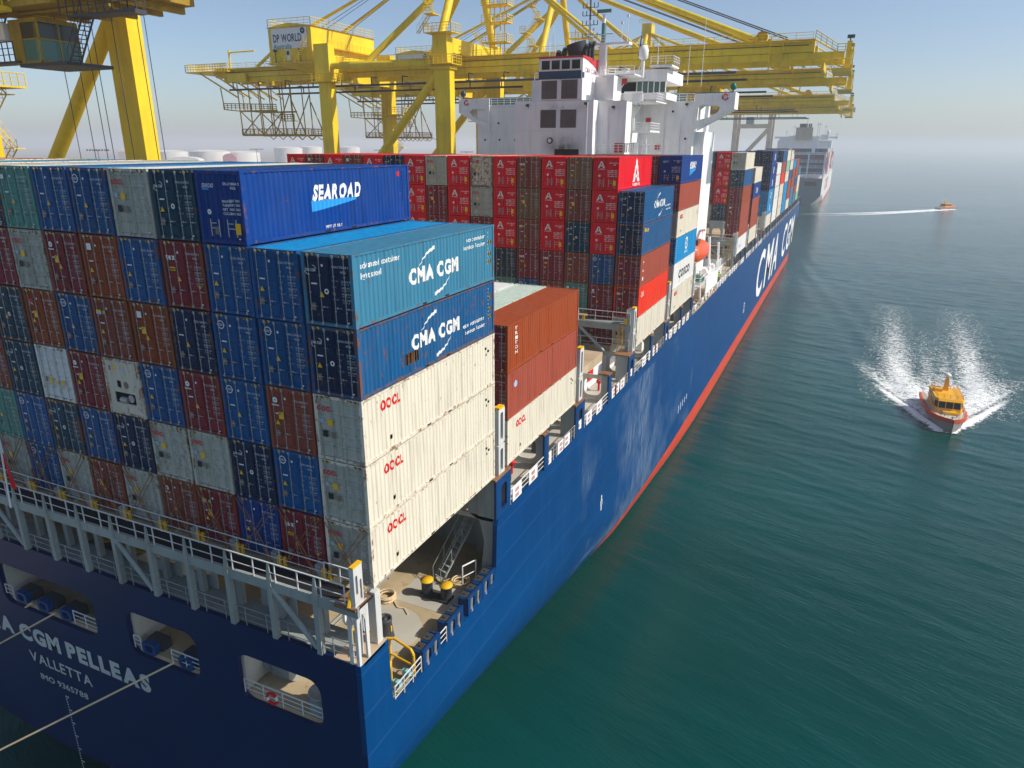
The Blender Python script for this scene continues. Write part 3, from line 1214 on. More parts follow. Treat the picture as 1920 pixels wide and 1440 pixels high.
# fairleads along the starboard edge: pairs of dark drums in blue frames
def fairlead(y0):
    o = thing('fairlead', None, None, (0, y0, DECK_M))
    o.parent = SHIP
    mb = MB()
    mb.plate([(0, .12), (1.75, .12), (1.75, 1.3), (0, 1.3)], [rrect(.25, .8, .35, 1.1, .18, 3), rrect(.95, 1.5, .35, 1.1, .18, 3)], stbd(XS - .02), .12)
    mb.box(-.5, XS - .14, -.0, .12, .1, 1.22)
    mb.box(-.5, XS - .14, 1.63, 1.75, .1, 1.22)
    mb.box(-.5, XS - .14, .82, .93, .1, 1.22)
    mb.box(-.62, XS - .02, -.05, 1.8, 0, .14)
    mb.build('fairlead_frame', BLUE, o)
    for q in (.14, .95):
        mb = MB()
        mb.box(-.62, -.06, q, q + .66, .1, 1.16)
        mb.box(-.56, -.12, q + .06, q + .6, 1.16, 1.2)
        mb.tube((-.34, q + .33, 1.2), (-.34, q + .33, 1.27), .07, 8)
        mb.build('roller_housing', CHAR, o)
        mb = MB()
        mb.lathe([(.14, .2), (.10, .5), (.14, 1.05)], (.02, q + .35, 0), 12)
        mb.build('roller', STEEL, o)


for y in (3.5, 6.05, 8.4, 10.2):
    fairlead(y)
for x in (-11.2, -13.9, -20.6, -22.6, -24.6, -30.2, -38.5):     # closed chocks in the transom windows
    o = thing('chock', None, None, (x, -1.35, DECK_M))
    o.parent = SHIP
    mb = MB()
    mb.plate(rrect(-.5, .5, -.05, .66, .2, 3), [rrect(-.3, .3, .1, .52, .18, 4)], lambda u, v, d=0: (u, d - .05, v), .35)
    mb.build('chock_body', BLUE, o)
    mb = MB()
    mb.box(-.55, .55, .35, .95, -.02, .6)
    mb.build('roller_housing', CHAR, o)

for a, b_ in ((1.0, 3.4), (5.3, 6.0)):
    mb = MB()
    railing(mb, [(XS - .1, a, DECK_M + .1), (XS - .1, b_, DECK_M + .1)], 1.0, .9, .03, 3)
    mb.build('mooring_rail', RAILM, SHIP)
for a, b_ in ((-7.2, -2.4), (-12.2, -10.2), (-15.0, -14.5), (-19.9, -17.9), (-26, -25.3), (-37.8, -36.6)):
    mb = MB()
    railing(mb, [(a, -1.35, DECK_M), (b_, -1.35, DECK_M)], .85, 1.2, .028, 3)
    mb.build('mooring_rail', RAILM, SHIP)
mb = MB()
for q in (0, 1):
    x = -.45 - q * 1.75
    pts = [(x, 1.2, DECK_M + 1.55), (x, 2.3, DECK_M + 1.62), (x, 2.5, DECK_M + 1.55)]
arch = [(-2.1, 1.6, 0), (-2.1, 1.6, 1.45), (-2.05, 1.9, 1.62), (-1.9, 3.2, 1.7), (-1.5, 3.35, 1.72), (-.35, 3.1, 1.62), (-.12, 3.0, 1.45), (-.12, 3.0, 0)]
mb.path([(a, b_, DECK_M + c) for a, b_, c in arch], .075, 8)
for a, b_ in ((-1.75, 3.3), (-.75, 1.9)):
    mb.tube((a, b_, DECK_M), (a, b_, DECK_M + 1.65), .07, 8)
mb.path([(-2.1, 1.6, DECK_M + 1.55), (-.75, 1.9, DECK_M + 1.62), (-.4, 1.2, DECK_M + 1.6)], .075, 8)
mb.tube((-1.75, 3.3, DECK_M + .75), (-.12, 3.0, DECK_M + .75), .06, 8)
mb.tube((-2.1, 1.6, DECK_M + .8), (-.75, 1.9, DECK_M + .8), .06, 8)
mb.build('safety_frame', YPAINT, SHIP)
for y in (1.1, 1.9, 2.75):
    mb = MB()
    mb.box(-.62, -.22, y - .12, y + .12, DECK_M + .25, DECK_M + .6)
    mb.tube((-.42, y, DECK_M), (-.42, y, DECK_M + .3), .06, 6)
    mb.tube((-.42, y, DECK_M + .05), (-1.1, y - .5, DECK_M + .05), .04, 5)
    mb.build('stopper_box', TURQ, SHIP)
# winch, drum and life ring seen through the first window
mb = MB()
mb.tube((-6.9, .6, DECK_M + .7), (-5.6, .6, DECK_M + .7), .5, 14)
mb.box(-7.0, -5.5, .2, 1.0, DECK_M, DECK_M + .5)
mb.tube((-7.05, .6, DECK_M + .7), (-6.9, .6, DECK_M + .7), .75, 14)
mb.tube((-5.6, .6, DECK_M + .7), (-5.45, .6, DECK_M + .7), .75, 14)
mb.build('winch', GREY, SHIP)
mb = MB()
mb.lathe([(.62, 0), (.62, .95), (.66, 1.0), (.6, 1.02), (.55, .96), (.02, .96)], (-3.05, -.55, DECK_M), 20)
mb.build('steel_drum', GREY, SHIP)
mb = MB()
n = 20
for i in range(n):
    a, b_ = 2 * math.pi * i / n, 2 * math.pi * (i + 1) / n
    mb.tube((-5.35 + .3 * math.cos(a), -1.48, DECK_M + .42 + .3 * math.sin(a)), (-5.35 + .3 * math.cos(b_), -1.48, DECK_M + .42 + .3 * math.sin(b_)), .075, 6, m=(i // 2) % 5 == 0)
mb.build('life_ring', [RED, WHITE], SHIP)
# valve wheel, fire station and winch under the end of the bridge
mb = MB()
mb.tube((-1.9, .9, -2.3), (-1.1, .9, -2.3), .55, 14)
mb.tube((-1.1, .9, -2.3), (-.95, .9, -2.3), .75, 14)
mb.tube((-2.05, .9, -2.3), (-1.9, .9, -2.3), .75, 14)
mb.build('winch', SHIPW, SHIP)
mb = MB()
mb.box(-.95, -.35, -.75, -.6, -2.6, -1.9)
mb.build('notice_box', YELLOW, SHIP)
for x, y, n in ((-5.2, 8.0, 5), (-1.9, 11.2, 4)):
    mb = MB()
    for q in range(n):
        rad = .55 - .06 * (q % 3)
        pts = [(x + rad * math.cos(2 * math.pi * i / 16), y + rad * math.sin(2 * math.pi * i / 16), DECK_M + .06 + q * .07) for i in range(17)]
        mb.path(pts, .05, 5)
    mb.path([(x + .5, y, DECK_M + .06), (x + 1.1, y - .5, DECK_M + .05), (x + 1.5, y - .4, DECK_M + .05), (x + 2.0, y - .8, DECK_M + .05)], .05, 5)
    mb.build('rope_coil', ROPEM, SHIP)
mb = MB()
mb.tube((-6.6, 2.4, DECK_M + .12), (-6.6, 10.5, DECK_M + .12), .07, 6)
mb.tube((-6.35, 2.4, DECK_M + .1), (-6.35, 10.5, DECK_M + .1), .05, 6)
for y in (3.4, 5.6, 7.8, 9.8):
    mb.box(-6.75, -6.2, y - .06, y + .06, DECK_M, DECK_M + .08)
mb.build('deck_pipe', GREY, SHIP)
mb = MB()
mb.box(-5.9, -5.2, 3.0, 3.8, DECK_M, DECK_M + .3)
mb.box(-5.95, -5.15, 2.95, 3.85, DECK_M + .3, DECK_M + .36)
mb.build('deck_hatch', GREY, SHIP)
# stair from the mooring deck up to the side passage, with its railed landing
mb = MB()
stairs(mb, (-3.3, 10.7, DECK_M), (-2.0, 14.1, SHEER - .1), .75, (.93, -.36, 0), 0, .3)
mb.build('deck_stair', GREY, SHIP)
mb = MB()
mb.box(-2.6, -.9, 13.9, 15.0, SHEER - .2, SHEER - .1)
railing(mb, [(-2.5, 13.95, SHEER - .1), (-.9, 13.95, SHEER - .1), (-.9, 14.9, SHEER - .1)], 1.0, .6, .03, 3)
mb.build('stair_landing', SHIPW, SHIP)
mb = MB()
railing(mb, [(-1.6, 10.9, DECK_M), (-1.2, 11.9, DECK_M)], 1.5, .9, .035, 2)
mb.build('guard_rail', SHIPW, SHIP)
# ------------------------------------------------------------------ containers
HW = CW / 2


def corr(n, depth):
    """corrugation profile over 0..1: list of (t, offset)"""
    pts = []
    for i in range(n):
        a = i / n
        pts += [(a, 0), (a + .32 / n, 0), (a + .5 / n, -depth), (a + .82 / n, -depth)]
    pts.append((1, 0))
    return pts


def body_mesh(name, L, door_type=0, n_side=40, lid=True):
    mb = MB()
    z0, z1 = .16, CH - .10
    for s in (1, -1):
        pr_ = corr(n_side, .036)
        vs = []
        for t_, o in pr_:
            y = .14 + t_ * (L - .28)
            x = s * (HW - .018 + o)
            vs += [(x, y, z0), (x, y, z1)]
        k = len(pr_)
        mb.add(vs, [((2 * i, 2 * i + 2, 2 * i + 3, 2 * i + 1) if s > 0 else (2 * i, 2 * i + 1, 2 * i + 3, 2 * i + 2)) for i in range(k - 1)])
    # roof, corrugated across
    pr_ = corr(n_side, .022)
    vs = []
    for t_, o in pr_:
        y = .2 + t_ * (L - .4)
        vs += [(-HW + .06, y, CH - .03 + o), (HW - .06, y, CH - .03 + o)]
    mb.add(vs, [(2 * i, 2 * i + 1, 2 * i + 3, 2 * i + 2) for i in range(len(pr_) - 1)])
    mb.box(-HW + .05, HW - .05, 0.02, .2, CH - .1, CH - .025)
    mb.box(-HW + .05, HW - .05, L - .2, L - .02, CH - .1, CH - .025)
    # forward end wall
    pr_ = corr(9, .04)
    vs = []
    for t_, o in pr_:
        x = -HW + .1 + t_ * (CW - .2)
        vs += [(x, L - .03 + o, .1), (x, L - .03 + o, CH - .1)]
    mb.add(vs, [(2 * i, 2 * i + 1, 2 * i + 3, 2 * i + 2) for i in range(len(pr_) - 1)])
    mb.box(-HW + .04, HW - .04, .1, L - .1, .12, .16)
    return mb.mesh(name, PAINT)


def frame_mesh(L):
    mb = MB()
    for x in (-HW, HW - .16):
        for y in (0, L - .16):
            mb.box(x, x + .16, y, y + .16, .12, CH - .12)
            for z in (0, CH - .122):
                mb.box(x - .004, x + .166, y - .006, y + .172, z, z + .122)
    for s in (-1, 1):
        xa, xb = (HW - .07, HW - .002) if s > 0 else (-HW + .002, -HW + .07)
        mb.box(xa, xb, .16, L - .16, CH - .085, CH - .012)
        mb.box(xa, xb, .16, L - .16, .03, .17)
    for y0, y1 in ((.005, .10), (L - .1, L - .005)):
        mb.box(-HW + .16, HW - .16, y0, y1, .02, .15)
        mb.box(-HW + .16, HW - .16, y0, y1, CH - .14, CH - .01)
    # fork pockets read as dark slots in the bottom rail
    for y in (L / 2 - 1.0, L / 2 + 1.0):
        mb.box(HW - .01, HW + .003, y - .17, y + .17, .05, .13, 1)
    return mb.mesh('container_frame', [FRAME, DARK])


def door_mesh(s):
    """one door leaf (s = -1 port, +1 starboard), horizontally ribbed panel inside a frame"""
    mb = MB()
    x0, x1 = (-HW + .17, -.012) if s < 0 else (.012, HW - .17)
    z0, z1 = .17, CH - .16
    y = .045
    prof = [(z0, y), (z0 + .07, y)]
    hgt = (z1 - z0 - .14) / 5
    for i in range(5):
        a = z0 + .07 + i * hgt
        prof += [(a + .03, y + .035), (a + hgt - .10, y + .035), (a + hgt - .05, y)]
    prof += [(z1, y)]
    vs = []
    for z, yy in prof:
        vs += [(x0, yy, z), (x1, yy, z)]
    mb.add(vs, [(2 * i, 2 * i + 1, 2 * i + 3, 2 * i + 2) for i in range(len(prof) - 1)])
    for a, b_ in ((x0, x0 + .05), (x1 - .05, x1)):
        mb.box(a, b_, y - .012, y + .03, z0, z1)
    xh = x0 if s < 0 else x1
    for z in (.45, 1.05, 1.75, 2.4):
        mb.box(xh - .07, xh + .07, y - .03, y + .0, z, z + .09)
    return mb.mesh('door', PAINT)


def bar_mesh():
    mb = MB()
    mb.tube((0, -.01, .1), (0, -.01, CH - .09), .017, 6)
    for z in (.14, .62, 1.3, 2.0, CH - .2):
        mb.box(-.03, .03, -.02, .03, z, z + .05)
    mb.box(-.045, .045, -.04, .02, CH - .15, CH - .06)
    mb.box(-.045, .045, -.04, .02, .07, .16)
    mb.box(.0, .33, -.035, -.02, .785, .805)
    mb.box(.10, .14, -.04, .0, .76, .83)
    return mb.mesh('locking_bar', STEEL)


def vdoor_mesh(s):
    """door leaf with upright corrugation and only short locking gear"""
    mb = MB()
    x0, x1 = (-HW + .14, -.01) if s < 0 else (.01, HW - .14)
    pr_ = corr(4, .05)
    vs = []
    for t_, o in pr_:
        x = x0 + t_ * (x1 - x0)
        vs += [(x, .03 - o, .15), (x, .03 - o, CH - .14)]
    mb.add(vs, [(2 * i, 2 * i + 2, 2 * i + 3, 2 * i + 1) for i in range(len(pr_) - 1)])
    return mb.mesh('door', PAINT)


def short_bar_mesh():
    mb = MB()
    for x in (0, .45):
        mb.tube((x, -.0, .3), (x, -.0, 1.0), .02, 6)
    mb.box(0, .45, -.012, .012, .62, .65)
    mb.box(0, .3, -.012, .012, .82, .85)
    return mb.mesh('locking_bar', PALE)


def hazard_mesh():
    mb = MB()
    for a, b_ in ((-HW + .18, -HW + .62), (HW - .62, HW - .18)):
        mb.box(a, b_, -.004, .006, CH - .125, CH - .04)
    return mb.mesh('height_mark', STRIPE)


B40 = body_mesh('container_body', CL)
F40 = frame_mesh(CL)
DOORS = {-1: door_mesh(-1), 1: door_mesh(1)}
VDOORS = {-1: vdoor_mesh(-1), 1: vdoor_mesh(1)}
BAR, SBAR, HAZ = bar_mesh(), short_bar_mesh(), hazard_mesh()

rnd = random.Random(21)
PREFIX = {'cosco': 'CBHU', 'cma': 'CMAU', 'oocl': 'OOLU', 'tex': 'TGHU', 'brown': 'TRLU', 'red': 'AESU', 'sea': 'SRLU', 'green': 'CCLU', 'plain': 'SEGU'}
PMATS = [WHITE, BLACK, YELLOW, RED, PLATE, SKYB, GREENP, LAV, PALE, DIM]


def tri(mb, x, z, w, y=-.022, m=2):
    mb.add([(x - w / 2, y, z), (x + w / 2, y, z), (x, y, z + w * .9)], [(0, 1, 2)], m)


def quadz(mb, x0, x1, z0, z1, m, y=-.022):
    mb.add([(x0, y, z0), (x1, y, z0), (x1, y, z1), (x0, y, z1)], [(0, 1, 2, 3)], m)


def ring(mb, fn, cx_, cz, r0, r1, m=0, n=20, a0=0, a1=360):
    vs, fs = [], []
    for i in range(n + 1):
        a = R(a0 + (a1 - a0) * i / n)
        vs += [fn(cx_ + r0 * math.cos(a), cz + r0 * math.sin(a)), fn(cx_ + r1 * math.cos(a), cz + r1 * math.sin(a))]
    fs = [(2 * i, 2 * i + 1, 2 * i + 3, 2 * i + 2) for i in range(n)]
    mb.add(vs, fs, m)


def weights(mb, fn, x0, z0, m):
    for i, (a, b_) in enumerate((('MAX GR', '32.500 KG'), ('TARE', '3.870 KG'), ('NET', '28.630 KG'), ('CU CAP', '76.4 CUM'))):
        z = z0 - i * .24
        mb.text(a, fn, h=.055, m=9, align='L', x=x0, y=z)
        mb.text(b_, fn, h=.065, m=8, align='L', x=x0 + .45, y=z)
        mb.text(b_[:5] + '0 LB', fn, h=.06, m=9, align='L', x=x0 + .45, y=z - .1)


def print_mesh(style):
    """flat print on the door end of one container"""
    mb = MB()
    F = aft(-.022)
    num = PREFIX.get(style, 'TCNU') + ' %06d %d' % (rnd.randrange(10 ** 6), rnd.randrange(10))
    if style == 'oocl':
        mb.text('OOCL', F, w=.78, h=.2, m=3, x=-.66, y=2.33, bold=1)
        mb.text(num, F, w=.72, h=.1, m=8, x=.68, y=2.36)
        mb.text('45G1', F, h=.1, m=8, x=.82, y=2.2)
        ring(mb, F, -.85, 1.78, .0, .09, 7)
        quadz(mb, -.55, -.28, 1.58, 1.88, 2)
        quadz(mb, -.84, -.58, 1.06, 1.36, 1)
        quadz(mb, -.42, -.20, 1.04, 1.32, 4)
        for x, z, w, h in ((.22, 1.6, .24, .3), (.66, 1.5, .3, .3), (.24, 1.0, .26, .3), (.7, .95, .28, .3)):
            for k in range(4):
                quadz(mb, x, x + w * (1 - .2 * (k % 2)), z + k * h / 4, z + k * h / 4 + .035, 8)
    elif style in ('red', 'sea'):
        m = 0
        if style == 'red':
            mb.add([F(-.78, 1.98), (-.62, -.022, 1.98), (-.42, -.022, 2.55), (-.5, -.022, 2.55)], [(0, 1, 2, 3)], 0)
            mb.add([F(-.3, 1.98), F(-.1, 1.98), F(-.38, 2.55), F(-.47, 2.55)], [(0, 1, 2, 3)], 0)
            quadz(mb, -.6, -.25, 2.12, 2.22, 0)
            mb.text('A-SHENG', F, w=.72, h=.10, m=0, x=-.44, y=1.87)
        else:
            mb.text('SEAROAD', F, w=.62, h=.16, m=0, x=-.55, y=2.32, slant=.2)
            quadz(mb, -.86, -.5, 2.14, 2.22, 5)
        mb.text(num, F, w=.85, h=.1, m=0, x=.72, y=2.40)
        mb.text('45G1', F, h=.1, m=0, x=.8, y=2.24)
        for i in range(4):
            mb.text(('MAXGR', 'TARE', 'NET', 'CUCAP')[i], F, h=.1, m=0, align='L', x=.16, y=1.72 - i * .16)
            mb.text('32500KG', F, w=.28, h=.09, m=0, align='L', x=.52, y=1.75 - i * .17)
            mb.text('71650LB', F, w=.22, h=.09, m=0, align='L', x=.86, y=1.75 - i * .17)
        ring(mb, F, -.6, 1.28, .03, .11, 0)
        quadz(mb, .72, 1.0, .42, .86, 2)
        quadz(mb, -.4, -.2, .38, .7, 4)
    elif style == 'reefer':
        mb.text('TRIU 843%03d 6' % rnd.randrange(999), F, w=.7, h=.1, m=8, x=.6, y=2.4)
        quadz(mb, -.98, -.8, 2.2, 2.4, 7)
        quadz(mb, -.5, -.26, .9, 1.22, 2)
        tri(mb, .1, .9, .24)
        quadz(mb, .42, .66, .9, 1.12, 2)
        quadz(mb, -.78, -.62, .95, 1.25, 4)
    else:
        if style == 'cosco':
            ring(mb, F, -.72, 2.42, .15, .19, 0)
            mb.text('COSCO', F, w=.42, h=.1, m=0, x=-.72, y=2.42)
        if style == 'cma':
            mb.text('CMA CGM', F, w=.5, h=.11, m=0, x=-.78, y=2.22)
            ring(mb, F, -.7, 2.2, .2, .225, 0, 8, 20, 80)
            ring(mb, F, -.85, 2.24, .2, .225, 0, 8, 200, 260)
            ring(mb, F, -.06, 1.42, .05, .11, 0)
        if style == 'tex':
            mb.text('tex', F, w=.56, h=.24, m=0, x=-.66, y=2.22, bold=1)
            quadz(mb, -.8, -.46, 1.62, 1.78, 2)
            quadz(mb, .78, .92, .95, 1.06, 2)
        if style == 'brown':
            k = rnd.randrange(5)
            if k == 0:
                ring(mb, F, -.75, 2.3, .04, .13, 0)
                quadz(mb, -.95, -.55, 2.05, 2.1, 0)
            elif k == 1:
                quadz(mb, -.86, -.5, 2.25, 2.4, 3)
                mb.text('TAL', F, w=.34, h=.12, m=0, x=-.68, y=2.16)
            elif k == 2:
                quadz(mb, -.95, -.6, 2.2, 2.32, 2)
                quadz(mb, -.95, -.6, 2.1, 2.2, 7)
                ring(mb, F, -.42, 2.22, 0, .1, 6)
            elif k == 3:
                quadz(mb, -.8, -.5, 2.2, 2.5, 0)
            else:
                mb.text('CAI', F, w=.4, h=.17, m=0, x=-.75, y=2.25)
            if rnd.random() < .5:
                quadz(mb, -.62, -.36, 1.45, 1.78, 2)
        if style == 'green':
            quadz(mb, -.95, -.68, 2.3, 2.5, 0)
        mb.text(num, F, w=.78, h=.09, m=8, x=.64, y=2.40)
        mb.text('45G1', F, h=.09, m=8, x=.78, y=2.22)
        weights(mb, F, .22, 1.86, 0)
        ring(mb, F, -.2, 2.42, 0, .055, 0)
        quadz(mb, -.78, -.5, 1.66, 1.72, 0)
        tri(mb, rnd.choice((-.7, -.3)), 1.18, .24)
        quadz(mb, -.84, -.64, .62, .92, 4)
    quadz(mb, .84, .94, .22, .27, 0)
    return mb.mesh('door_print', PMATS)


# colours (linear paint colours), each with everyday words for the label
COLS = {
    'navy': ((0.002, 0.024, 0.080), 'navy blue'), 'teal': ((0.003, 0.055, 0.100), 'dark teal blue'), 'blue': ((0.001, 0.090, 0.27), 'bright blue'),
    'royal': ((0.0005, 0.046, 0.24), 'royal blue'), 'brown': ((0.27, 0.062, 0.040), 'brown'), 'maroon': ((0.24, 0.024, 0.036), 'maroon'),
    'orange': ((0.33, 0.062, 0.016), 'orange brown'), 'rust': ((0.36, 0.075, 0.045), 'faded red brown'), 'cream': ((0.73, 0.675, 0.55), 'cream'),
    'grey': ((0.44, 0.45, 0.38), 'grey'), 'red': ((0.78, 0.004, 0.018), 'bright red'), 'green': ((0.09, 0.29, 0.24), 'pale green'),
    'sky': ((0.004, 0.27, 0.58), 'light blue'), 'white': ((0.78, 0.78, 0.76), 'white'), 'slate': ((0.025, 0.048, 0.080), 'slate grey'),
    'faded': ((0.045, 0.205, 0.33), 'faded blue'), 'scarlet': ((0.80, 0.040, 0.014), 'scarlet'), 'mint': ((0.24, 0.55, 0.44), 'mint green'),
    'steel': ((0.008, 0.095, 0.25), 'mid blue'), 'sage': ((0.50, 0.60, 0.52), 'pale grey green'), 'olive': ((0.24, 0.12, 0.055), 'olive brown'),
}
MARKS = {'cosco': 'white ring emblem', 'cma': 'small white emblem', 'oocl': 'red door lettering', 'tex': 'white tex lettering', 'red': 'white letter A', 'sea': 'upright door ribs',
         'reefer': 'smooth insulated doors', 'machine': 'refrigeration unit in its end', 'brown': 'white door codes', 'plain': 'white door codes', 'green': 'white door codes'}
STYLE_OF = {'navy': 'cma', 'teal': 'cma', 'blue': 'cosco', 'brown': 'brown', 'maroon': 'brown', 'orange': 'brown', 'rust': 'brown', 'cream': 'oocl', 'grey': 'oocl', 'red': 'red',
            'green': 'green', 'sky': 'plain', 'white': 'reefer', 'slate': 'plain', 'faded': 'cma', 'scarlet': 'plain', 'royal': 'plain', 'mint': 'green', 'steel': 'plain', 'sage': 'green', 'olive': 'brown'}
ORD = ['starboard edge', 'second', 'third', 'fourth', 'fifth', 'sixth', 'seventh', 'eighth', 'ninth', 'tenth', 'eleventh', 'twelfth', 'thirteenth', 'fourteenth', 'fifteenth', 'sixteenth', 'seventeenth']
TORD = ['bottom', 'second', 'third', 'fourth', 'fifth', 'sixth']
CONT = {}


def row_x(k):
    return -(k * PITCH_X) - HW


def container(bay, y0, k, tier, col, style=None, lod=2, wear=None, side_col=None, place='', extra='', z_off=0.0):
    style = style or STYLE_OF[col]
    base, word = COLS[col]
    wear = rnd.uniform(.3, 1.0) if wear is None else wear
    jit = rnd.uniform(.88, 1.1)
    c = (base[0] * jit, base[1] * jit, base[2] * jit, wear)
    cb = c if side_col is None else (*COLS[side_col][0], wear)
    mark = extra or (MARKS[style] if lod == 2 else '')
    lab = '%s container%s, %s tier, %s row, %s' % (word, (' with ' + mark) if mark else '', TORD[tier], ORD[k], place)
    if len(lab.split()) > 16:
        lab = '%s container, %s tier, %s row, %s' % (word, TORD[tier], ORD[k], place)
    o = thing('shipping_container', lab, 'container', (row_x(k) + (rnd.uniform(-.02, .02) if k else 0), y0 + (rnd.uniform(-.05, .05) if k else 0), tier * TIER + z_off), 0, 'shipping containers stacked on deck')
    CONT[(bay, k, tier)] = o
    link('body', B40, o, color=cb)
    link('frame', F40, o, color=cb if k == 0 else c)
    if style == 'machine':
        reefer_end(o, c)
        return o
    dm, bm = (VDOORS, SBAR) if style in ('red', 'sea') else (DOORS, BAR)
    for s in (-1, 1):
        d = link('door', dm[s], o, color=c)
        if lod >= 1:
            xsb = ((-.88, -.36) if s < 0 else (.30, .82)) if bm is BAR else ((-.62,) if s < 0 else (.3,))
            for x in xsb:
                link('locking_bar', bm, d, (x, 0, 0), c)
    if lod >= 1:
        link('door_print', print_mesh(style), o)
        if bm is BAR:
            link('height_mark', HAZ, o)
    return o


def reefer_end(o, c):
    mb = MB()
    mb.plate([(-HW + .14, .5), (HW - .14, .5), (HW - .14, CH - .1), (-HW + .14, CH - .1)], [rrect(-.72, .72, .62, 1.18, .06, 2), rrect(-.45, -.15, 1.42, 1.78, .03, 2)], aft(.03), .05)
    mb.box(-HW + .14, HW - .14, .02, .06, .12, .5)
    u = mb.build('reefer_unit', PAINT, o)
    u.color = c
    mb = MB()
    mb.box(-.75, .75, .12, .5, .55, 1.25)
    mb.box(-.45, -.15, .06, .2, 1.42, 1.78)
    mb.build('machinery_bay', DARK, o)
    mb = MB()
    mb.tube((-.35, .1, .78), (.1, .1, .78), .16, 10)
    mb.tube((.35, .11, .9), (.35, .06, .9), .2, 12)
    mb.build('compressor', STEEL, o)
    mb = MB()
    F = aft(.028)
    ring(mb, F, .2, 1.6, 0, .18, 4)
    for a in ((-.55, -.35, 2.3, 2.55, 2), (-.85, -.72, 2.25, 2.5, 4), (.1, .3, 2.35, 2.45, 7)):
        quadz(mb, *a, y=.028)
    mb.build('unit_print', PMATS, o)


def side_print(key, name='side_print'):
    o = CONT[key]
    mb = MB()
    return o, mb


S = stbd(HW + .004)


def swoosh(mb):
    for pts in ([(4.78, 1.78, .03), (5.1, 2.03, .07), (5.5, 2.24, .12), (6.1, 2.38, .17)], [(7.45, 1.02, .03), (7.15, .74, .07), (6.7, .54, .12), (6.05, .42, .17)]):
        vs = []
        for y, z, w in pts:
            vs += [S(y, z), S(y, z + (w if z > 1.1 else -w))]
        mb.add(vs, [(0, 1, 3, 2), (2, 3, 5, 4), (4, 5, 7, 6)])


import bmesh


def drape(o, n_side=40):
    """press flat side lettering into the wall's corrugation"""
    me = o.data
    per = (CL - .28) / n_side
    bm = bmesh.new()
    bm.from_mesh(me)
    ys_ = [v.co.y for v in bm.verts]
    lo, hi = min(ys_), max(ys_)
    for i in range(n_side):
        for q in (0, .32, .5, .82):
            y = .14 + (i + q) * per
            if lo < y < hi:
                bmesh.ops.bisect_plane(bm, geom=bm.verts[:] + bm.edges[:] + bm.faces[:], plane_co=(0, y, 0), plane_no=(0, 1, 0))
    for v in bm.verts:
        q = ((v.co.y - .14) / per) % 1.0
        off = 0 if q < .32 else -.036 * (q - .32) / .18 if q < .5 else -.036 if q < .82 else -.036 * (1 - (q - .82) / .18)
        v.co.x = HW - .018 + off + .006
    bm.to_mesh(me)
    bm.free()


# --- first bay, tiers listed from the bottom, rows from the starboard edge
B1 = {
    0: ['grey', 'grey', 'grey', 'navy', 'navy'],
    1: [('maroon', 'tex'), 'blue', ('brown', 'brown'), 'blue', ('blue', 'plain')],
    2: [('royal', 'plain'), 'navy', 'blue', 'blue', ('blue', 'plain'), ('royal', 'sea')],
    3: ['maroon', 'grey', 'maroon', ('navy', 'plain'), ('maroon', 'tex'), 'teal'],
    4: ['brown', 'grey', 'blue', 'orange', ('blue', 'plain'), 'grey'],
    5: ['grey', 'navy', ('cream', 'machine'), 'brown', 'orange', 'blue'],
    6: ['brown', 'blue', 'maroon', 'blue', 'maroon', ('blue', 'plain')],
    7: ['grey', 'teal', ('white', 'reefer'), 'orange', 'grey', 'green'],
    8: ['blue', 'blue', 'teal', 'teal', 'maroon', 'navy'],
    9: ['grey', 'green', 'brown', 'blue', 'navy', 'cream'],
    10: ['maroon', 'blue', 'green', 'maroon', 'brown', 'sky'],
}
P1 = 'aft bay'
for k, tiers in B1.items():
    for tr_, c in enumerate(tiers):
        col, st = (c if isinstance(c, tuple) else (c, None))
        sc_ = None
        ex = ''
        if k == 0:
            sc_ = ['cream', 'cream', 'cream', 'steel', 'faded'][tr_]
            ex = ['red side lettering', 'red side lettering', 'red side lettering', 'eco lettering and rust patch', 'faded side and big white lettering'][tr_]
        if k == 2 and tr_ == 5:
            ex = 'white side lettering over a blue wave'
        if k == 1 and tr_ == 4:
            sc_ = 'sky'
        if k >= 3 and tr_ == 5:
            sc_ = {3: 'slate', 4: 'white', 5: 'sky', 6: 'steel', 7: 'white', 8: 'cream', 9: 'cream', 10: 'sky'}[k]
        container(1, 0, k, tr_, col, st, 2, wear={0: (.5, .42, .6, .85, .5)[min(tr_, 4)]}.get(k, .45) if k < 3 else None, side_col=sc_, place=P1, extra=ex)
for k in range(11, 17):
    for tr_ in ((5,)):
        container(1, 0, k, tr_, ['green', 'cream', 'maroon', 'grey', 'brown', 'slate'][k - 11], None, 0, place=P1)

o = CONT[(1, 0, 4)]
mb = MB()
mb.text('CMA CGM', S, w=4.35, h=.62, x=6.1, y=1.42, bold=1)
swoosh(mb)
mb.text('advanced container', S, w=2.75, h=.24, align='L', x=.5, y=2.42)
mb.text('light steel', S, w=1.4, h=.24, align='L', x=.5, y=2.02)
mb.text('eco container', S, w=2.0, h=.2, align='L', x=9.15, y=2.42)
mb.text('bamboo flooring', S, w=2.3, h=.2, align='L', x=8.85, y=2.06)
for z in range(9):
    mb.box(HW, HW + .006, 11.45, 11.5, 2.5 - z * .2, 2.6 - z * .2)
mb.build('side_lettering', WHITE, o)
mb = MB()
for z, h in ((1.95, .2), (1.35, .2), (.95, .22)):
    mb.box(HW, HW + .006, 11.62, 11.85, z, z + h)
mb.build('side_sticker', YELLOW, o)
o = CONT[(1, 0, 3)]
mb = MB()
mb.text('CMA CGM', S, w=4.35, h=.62, x=6.1, y=1.42, bold=1)
swoosh(mb)
mb.text('eco container', S, w=2.3, h=.22, align='L', x=8.7, y=1.12)
mb.text('bamboo flooring', S, w=2.2, h=.2, align='L', x=8.9, y=.74)
